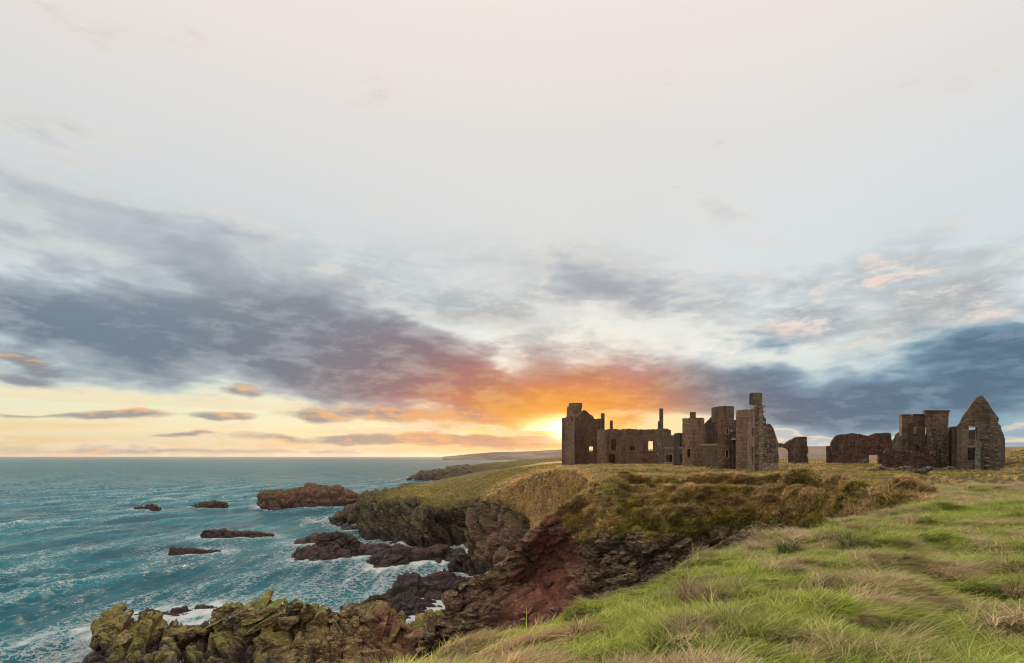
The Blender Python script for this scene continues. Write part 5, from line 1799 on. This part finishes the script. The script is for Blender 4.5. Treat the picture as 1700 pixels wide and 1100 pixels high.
def gn_scatter(name, sources_prefix, P, rot, scale, idx, tint, val, label, cat):
    sub = bpy.data.collections.new(name + '_kinds')
    for o in lib.objects:
        if o.name.startswith(sources_prefix):
            sub.objects.link(o)
    me = bpy.data.meshes.new(name)
    me.vertices.add(len(P))
    org = P.mean(0)
    me.vertices.foreach_set('co', (P - org).astype(np.float32).ravel())
    for nm, arr, ty, key in (('rot', rot, 'FLOAT_VECTOR', 'vector'), ('scl', scale, 'FLOAT', 'value'), ('idx', idx, 'INT', 'value'), ('tint', tint, 'FLOAT', 'value'), ('val', val, 'FLOAT', 'value')):
        a = me.attributes.new(nm, ty, 'POINT')
        a.data.foreach_set(key, np.ascontiguousarray(arr, dtype=np.int32 if ty == 'INT' else np.float32).ravel())
    o = bpy.data.objects.new(name, me)
    col.objects.link(o)
    o.location = org
    ng = bpy.data.node_groups.new(name + '_nodes', 'GeometryNodeTree')
    ng.interface.new_socket('Geometry', in_out='INPUT', socket_type='NodeSocketGeometry')
    ng.interface.new_socket('Geometry', in_out='OUTPUT', socket_type='NodeSocketGeometry')
    gi = ng.nodes.new('NodeGroupInput')
    go = ng.nodes.new('NodeGroupOutput')
    m2p = ng.nodes.new('GeometryNodeMeshToPoints')
    ci = ng.nodes.new('GeometryNodeCollectionInfo')
    ci.inputs['Collection'].default_value = sub
    ci.inputs['Separate Children'].default_value = True
    ci.inputs['Reset Children'].default_value = True
    iop = ng.nodes.new('GeometryNodeInstanceOnPoints')
    iop.inputs['Pick Instance'].default_value = True

    def na(nm, ty):
        n = ng.nodes.new('GeometryNodeInputNamedAttribute')
        n.data_type = ty
        n.inputs['Name'].default_value = nm
        return n.outputs['Attribute']
    L = ng.links.new
    e2r = ng.nodes.new('FunctionNodeEulerToRotation')
    L(na('rot', 'FLOAT_VECTOR'), e2r.inputs[0])
    L(gi.outputs[0], m2p.inputs['Mesh'])
    L(m2p.outputs[0], iop.inputs['Points'])
    L(ci.outputs[0], iop.inputs['Instance'])
    L(na('idx', 'INT'), iop.inputs['Instance Index'])
    L(e2r.outputs[0], iop.inputs['Rotation'])
    L(na('scl', 'FLOAT'), iop.inputs['Scale'])
    L(iop.outputs[0], go.inputs[0])
    md = o.modifiers.new('scatter', 'NODES')
    md.node_group = ng
    tag(o, label, cat, kind='stuff')
    return o


def sample_grid(V, weight, n, seed):
    """random points on a grid surface; weight per vertex is a density per square metre of map area"""
    r = np.random.RandomState(seed)
    A = V[:-1, :-1]; B = V[:-1, 1:]; C_ = V[1:, :-1]
    area = np.linalg.norm(np.cross(B - A, C_ - A), axis=-1)
    w = area * weight[:-1, :-1]
    p = (w / w.sum()).ravel()
    k = r.choice(len(p), size=n, p=p)
    i, j = np.unravel_index(k, area.shape)
    u, v = r.uniform(size=n)[:, None], r.uniform(size=n)[:, None]
    P = V[i, j] * (1 - u) * (1 - v) + V[i, j + 1] * u * (1 - v) + V[i + 1, j] * (1 - u) * v + V[i + 1, j + 1] * u * v
    return P, i, j


for k in range(6):
    clump_mesh('near_a%d' % k, 300 + k, 30, 0.07, 0.19, 0.12, 0.85, 0.55, 0.0058, M['grass'])
for k in range(4):
    clump_mesh('near_b%d' % k, 320 + k, 36, 0.10, 0.22, 0.13, 1.0, 0.75, 0.0052, M['grass'])
for k in range(5):
    clump_mesh('rough_a%d' % k, 340 + k, 16, 0.18, 0.52, 0.26, 0.7, 0.6, 0.026, M['rough'])
for k in range(4):
    clump_mesh('near_c%d' % k, 360 + k, 70, 0.14, 0.32, 0.10, 0.45, 0.95, 0.0050, M['grass'], 4)

# near hill
rr = np.random.RandomState(44)
inv = (PX > 350) & (PX < 2500) & (YY > 2.2) & (YY < 42) & (over < 1.6)
wN = np.where(inv | ((PX > 1500) & (PX < 2500) & (YY < 42) & (YY > 2.2)), 1.0 / np.maximum(YY, 4.0) ** 1.35, 0)
NG = 112000
P, gi_, gj_ = sample_grid(VN, wN, NG, 9)
Q = np.concatenate([P[:, :2], np.zeros((NG, 1))], 1)
patch = fbm(Q * 0.42 + 4.0, 4, 0.55, 301)
patch2 = fbm(Q * 1.6 + 8.0, 3, 0.5, 305)
hbp, hidp = hill_bumps(P[:, :2])
dist = P[:, 1]
tint = np.clip(0.10 + 0.50 * patch + 0.55 * patch2 + 1.3 * (hbp - 0.14) + 0.10 * sstep(14, 30, dist) + 0.35 * sstep(20, 30, dist) * sstep(1430, 1560, CX + P[:, 0] / P[:, 1] * F) - 0.30 * sstep(8.5, 6.0, dist) * sstep(6, 2, P[:, 0]), 0, 1)
val = np.clip(0.48 + 0.75 * fbm(Q * 2.6 + 1, 3, 0.6, 309) + rr.normal(0, 0.26, NG), 0, 1)
wind = 0.1 + 1.7 * fbm(Q * 0.45 + 2, 2, 0.5, 311) + rr.normal(0, 0.35, NG)
rot = np.stack([rr.normal(0, 0.12, NG), rr.normal(0.05, 0.15, NG), wind], 1)
longg = (tint > 0.55) | (rr.uniform(size=NG) < 0.18)
idx = np.where(longg, rr.randint(6, 10, NG), rr.randint(0, 6, NG))
tuft = rr.uniform(size=NG) < 0.018 + 0.05 * sstep(0.25, 0.6, patch2) * sstep(0.1, 0.22, hbp)
idx = np.where(tuft, rr.randint(10, 14, NG), idx)
tint = np.where(tuft, np.clip(tint + 0.35, 0, 1), tint)
scl = rr.uniform(0.75, 1.35, NG) * (0.85 + 0.028 * dist)
gn_scatter('near_grass', 'near_', P, rot, scl, idx, tint, val, 'wind-swept green and straw grass covering the near hill', 'grass')

# turf on the bank, the cove cliff and the plateau
Ps, ts, vs_, ss = [], [], [], []
camd = lambda P: P[:, 1]


def add_rough(V, weight, n, seed, tan, scl0, tnoise=0.5, vb=None):
    P, i, j = sample_grid(V, weight, n, seed)
    q = P / 6.0
    tn = np.clip(tan(P) + tnoise * fbm(q, 3, 0.5, 401) + 0.25 * fbm(P / 1.7, 2, 0.5, 403), 0, 1)
    r = np.random.RandomState(seed + 1)
    Ps.append(P); ts.append(tn)
    vs_.append(np.clip((0.48 if vb is None else vb(P)) + 0.9 * fbm(P / 1.1, 3, 0.6, 405) + r.normal(0, 0.22, n), 0, 1))
    ss.append(r.uniform(0.7, 1.3, n) * (scl0 + 0.0042 * P[:, 1]))


wA = sstep(0.45, 0.8, aA['turf']) * (VA[..., 1] < 66) * (0.12 + sstep(-0.45, 0.1, fbm(VA.reshape(-1, 3) / 2.3, 3, 0.55, 431).reshape(VA.shape[:2])))
add_rough(VA, wA, 26000, 21, lambda P: 0.55 + 0.35 * sstep(20.5, 23.5, P[:, 2]), 0.8, 0.5, lambda P: 0.50 - 0.22 * sstep(1180, 1330, CX + P[:, 0] / P[:, 1] * F))
wB = sstep(0.4, 0.8, aB['turf']) * (VB[..., 2] > 6)
add_rough(VB, wB, 7000, 22, lambda P: 0.9 + 0 * P[:, 0], 0.9, 0.15, lambda P: 0.95 + 0 * P[:, 0])
pxg = (VC[..., 0] / np.maximum(VC[..., 1], 1) * F + CX)
wC = (1 - rockC) * (VC[..., 1] < 240) * (VC[..., 2] > 6) * (pxg < 1760) * np.minimum(1, (75 / np.maximum(VC[..., 1], 20)) ** 1.1)
add_rough(VC, wC, 30000, 23, lambda P: np.where(P[:, 1] < 165, 0.62 - 0.50 * np.exp(-((P[:, 1] - 78) / 7) ** 2) * (P[:, 0] > 15) + 0.35 * (P[:, 0] < 12) + 0.15 * (P[:, 1] > 90), 0.25), 0.45, 0.4, lambda P: 0.5 + 0.45 * (P[:, 0] < 13) * (P[:, 1] < 150))
wN2 = ((YY > 40) & (YY < 140) & (PX > 1500) & (PX < 1800)).astype(float)
add_rough(VN, wN2, 9000, 24, lambda P: 0.55 + 0 * P[:, 0], 0.5)
P = np.concatenate(Ps); tint = np.concatenate(ts); val = np.concatenate(vs_); scl = np.concatenate(ss)
n = len(P)
rot = np.stack([rr.normal(0, 0.15, n), rr.normal(0.05, 0.15, n), 0.2 + rr.normal(0, 0.9, n)], 1)
gn_scatter('rough_grass', 'rough_', P, rot, scl, rr.randint(0, 5, n), tint, val, 'rough brown and olive turf on the bank and castle plateau', 'grass')


# tussocks that stand out of the near grass: each its own thing
def ground_z(x, y):
    px = CX + x / y * F
    j = int(np.clip(np.searchsorted(pxN, px), 1, len(pxN) - 1))
    i = int(np.clip(np.searchsorted(Yn, y), 1, len(Yn) - 1))
    return float(VN[i, j, 2])


def tussock(label, px, py, size, tint_, seed, hgt=1.0, n=480):
    # distance where the view ray meets the hill
    Yb = None
    for Yt in np.linspace(3.0, 40, 500):
        zr = H - (py - HY) / F * Yt
        if ground_z((px - CX) / F * Yt, Yt) >= zr:
            Yb = Yt
            break
    if Yb is None:
        return
    x, y = (px - CX) / F * Yb, Yb
    z = ground_z(x, y)
    r = np.random.RandomState(seed)
    V, Fc, bl, al = [], [], [], []
    segs = 5
    wx, wy = 0.8, 0.25                      # the wind lays the blades over to the right
    for k in range(n):
        a = r.uniform(0, 2 * math.pi)
        q = math.sqrt(r.uniform())
        rad = size * 0.30 * q
        bx, by = x + rad * math.cos(a) * 1.2, y + rad * math.sin(a)
        L = size * r.uniform(0.45, 1.35) * (0.7 + 0.3 * hgt)
        hx, hy = math.cos(a) * (0.35 + q) + wx * r.uniform(0.2, 1.2) + r.normal(0, .25), math.sin(a) * (0.35 + q) + wy * r.uniform(0, 1.2) + r.normal(0, .25)
        m_ = math.hypot(hx, hy) + 1e-6
        dx, dy = hx / m_, hy / m_
        w = r.uniform(0.0028, 0.0062) * (1 + Yb * 0.03)
        sx, sy = -dy * w, dx * w
        b = r.uniform()
        i0 = len(V)
        rise = hgt * r.uniform(0.45, 1.0)
        fall = r.uniform(0.8, 1.5)
        for s in range(segs + 1):
            f = s / segs
            o_ = L * (0.18 * f + 0.55 * f * f)
            u_ = L * rise * (1.55 * f - fall * f * f)
            ww = 1 - 0.8 * f
            cx_, cy_ = bx + dx * o_, by + dy * o_
            gz = ground_z(cx_, cy_)
            cz_ = max(gz + 0.02 + 0.03 * b, z - 0.02 + u_)
            V.append((cx_ - sx * ww, cy_ - sy * ww, cz_)); V.append((cx_ + sx * ww, cy_ + sy * ww, cz_))
            bl += [b, b]; al += [f, f]
        for s in range(segs):
            q_ = i0 + 2 * s
            Fc.append((q_, q_ + 1, q_ + 3, q_ + 2))
    o = mk('grass_tussock', V, Fc, M['tussock'], origin=(x, y, z), attrs={'blade': bl, 'along': al, 'tuft': np.full(len(V), tint_)})
    tag(o, label, 'tussock', 'tussocks on the near hill')


def tussock_material():
    m = bpy.data.materials.new('tussock_blades')
    m.use_nodes = True
    g = NT(m.node_tree)
    out = g.n('ShaderNodeOutputMaterial')
    b, a, t = g.attr('blade'), g.attr('along'), g.attr('tuft')
    bs = g.m('FRACT', g.m('MULTIPLY', b, 5.7))
    tan = g.mix(bs, (0.24, 0.155, 0.075), (0.66, 0.52, 0.32))
    grn = g.mix(b, (0.07, 0.13, 0.03), (0.22, 0.25, 0.09))
    c = g.mix(g.rng(g.m('ADD', t, g.m('MULTIPLY', g.m('SUBTRACT', b, 0.5), 0.6)), 0.3, 0.7), grn, tan)
    d = g.n('ShaderNodeBsdfDiffuse'); tr = g.n('ShaderNodeBsdfTranslucent')
    g.put(d.inputs[0], c); g.put(tr.inputs[0], c)
    mx = g.n('ShaderNodeMixShader'); mx.inputs[0].default_value = 0.35
    g.t.links.new(d.outputs[0], mx.inputs[1]); g.t.links.new(tr.outputs[0], mx.inputs[2]); g.t.links.new(mx.outputs[0], out.inputs[0])
    return m


M['tussock'] = tussock_material()
for i, a in enumerate([
    ('upright straw tussock standing alone in the green, tallest on the near hill', 1148, 1000, 0.42, 0.95, 1.25),
    ('darker straw tussock just right of the tallest one', 1182, 998, 0.40, 0.75, 0.9),
    ('straw tussock at the bottom edge near the cliff side', 858, 1092, 0.30, 1.0, 1.1),
    ('domed green-grey tussock on the hill crest before the inlet', 1415, 908, 0.62, 0.45, 0.9),
    ('grey-green tussock on the crest beside a pale mound', 1308, 918, 0.55, 0.35, 1.0),
    ('pale straw mound on the hill crest above the rocky inlet', 1258, 915, 0.45, 0.9, 0.7),
    ('straw tussock lying below the pale crest mound', 1255, 936, 0.45, 0.9, 0.6),
    ('wide matted straw tussock in the middle of the slope', 1480, 948, 0.62, 0.95, 0.5),
    ('matted straw tussock near the right edge of the slope', 1672, 955, 0.55, 0.9, 0.55),
    ('low straw tussock left of centre under the crest', 1222, 975, 0.38, 0.85, 0.6),
    ('brownish straw tussock in the middle of the green', 1300, 985, 0.45, 0.9, 0.55),
    ('straw tuft hanging over the hollow in the foreground', 970, 1055, 0.28, 0.8, 1.0),
    ('arched brown tussock in the lower middle of the slope', 1405, 1030, 0.42, 0.8, 0.6),
    ('pale straw tuft at the bottom edge right of centre', 1310, 1072, 0.26, 0.9, 0.8),
    ('straw tussock right on the bottom edge below the arched one', 1540, 1085, 0.30, 0.95, 0.6),
    ('grey straw tussock at the right edge', 1690, 1000, 0.40, 0.75, 0.7)]):
    tussock(a[0], a[1], a[2], a[3], a[4], 500 + i, a[5])

# ------------------------------------------------------------------ air
hz = bpy.data.meshes.new('haze')
X0, X1, Y0_, Y1_, Z0, Z1 = -60000, 60000, -6000, 31500, -8, 120
hz.from_pydata([(x, y, z) for z in (Z0, Z1) for (x, y) in ((X0, Y0_), (X1, Y0_), (X1, Y1_), (X0, Y1_))], [],
               [(3, 2, 1, 0), (4, 5, 6, 7), (0, 1, 5, 4), (1, 2, 6, 5), (2, 3, 7, 6), (3, 0, 4, 7)])
hm = bpy.data.materials.new('sea_haze')
hm.use_nodes = True
g = NT(hm.node_tree)
ho = g.n('ShaderNodeOutputMaterial')
pv = g.n('ShaderNodeVolumePrincipled')
pv.inputs['Color'].default_value = (0.92, 0.90, 0.88, 1)
pv.inputs['Density'].default_value = 0.000022
pv.inputs['Anisotropy'].default_value = 0.45
g.t.links.new(pv.outputs[0], ho.inputs['Volume'])
hz.materials.append(hm)
o = bpy.data.objects.new('haze', hz)
col.objects.link(o)
tag(o, 'thin sea haze that softens the distant hills', 'haze', kind='stuff')
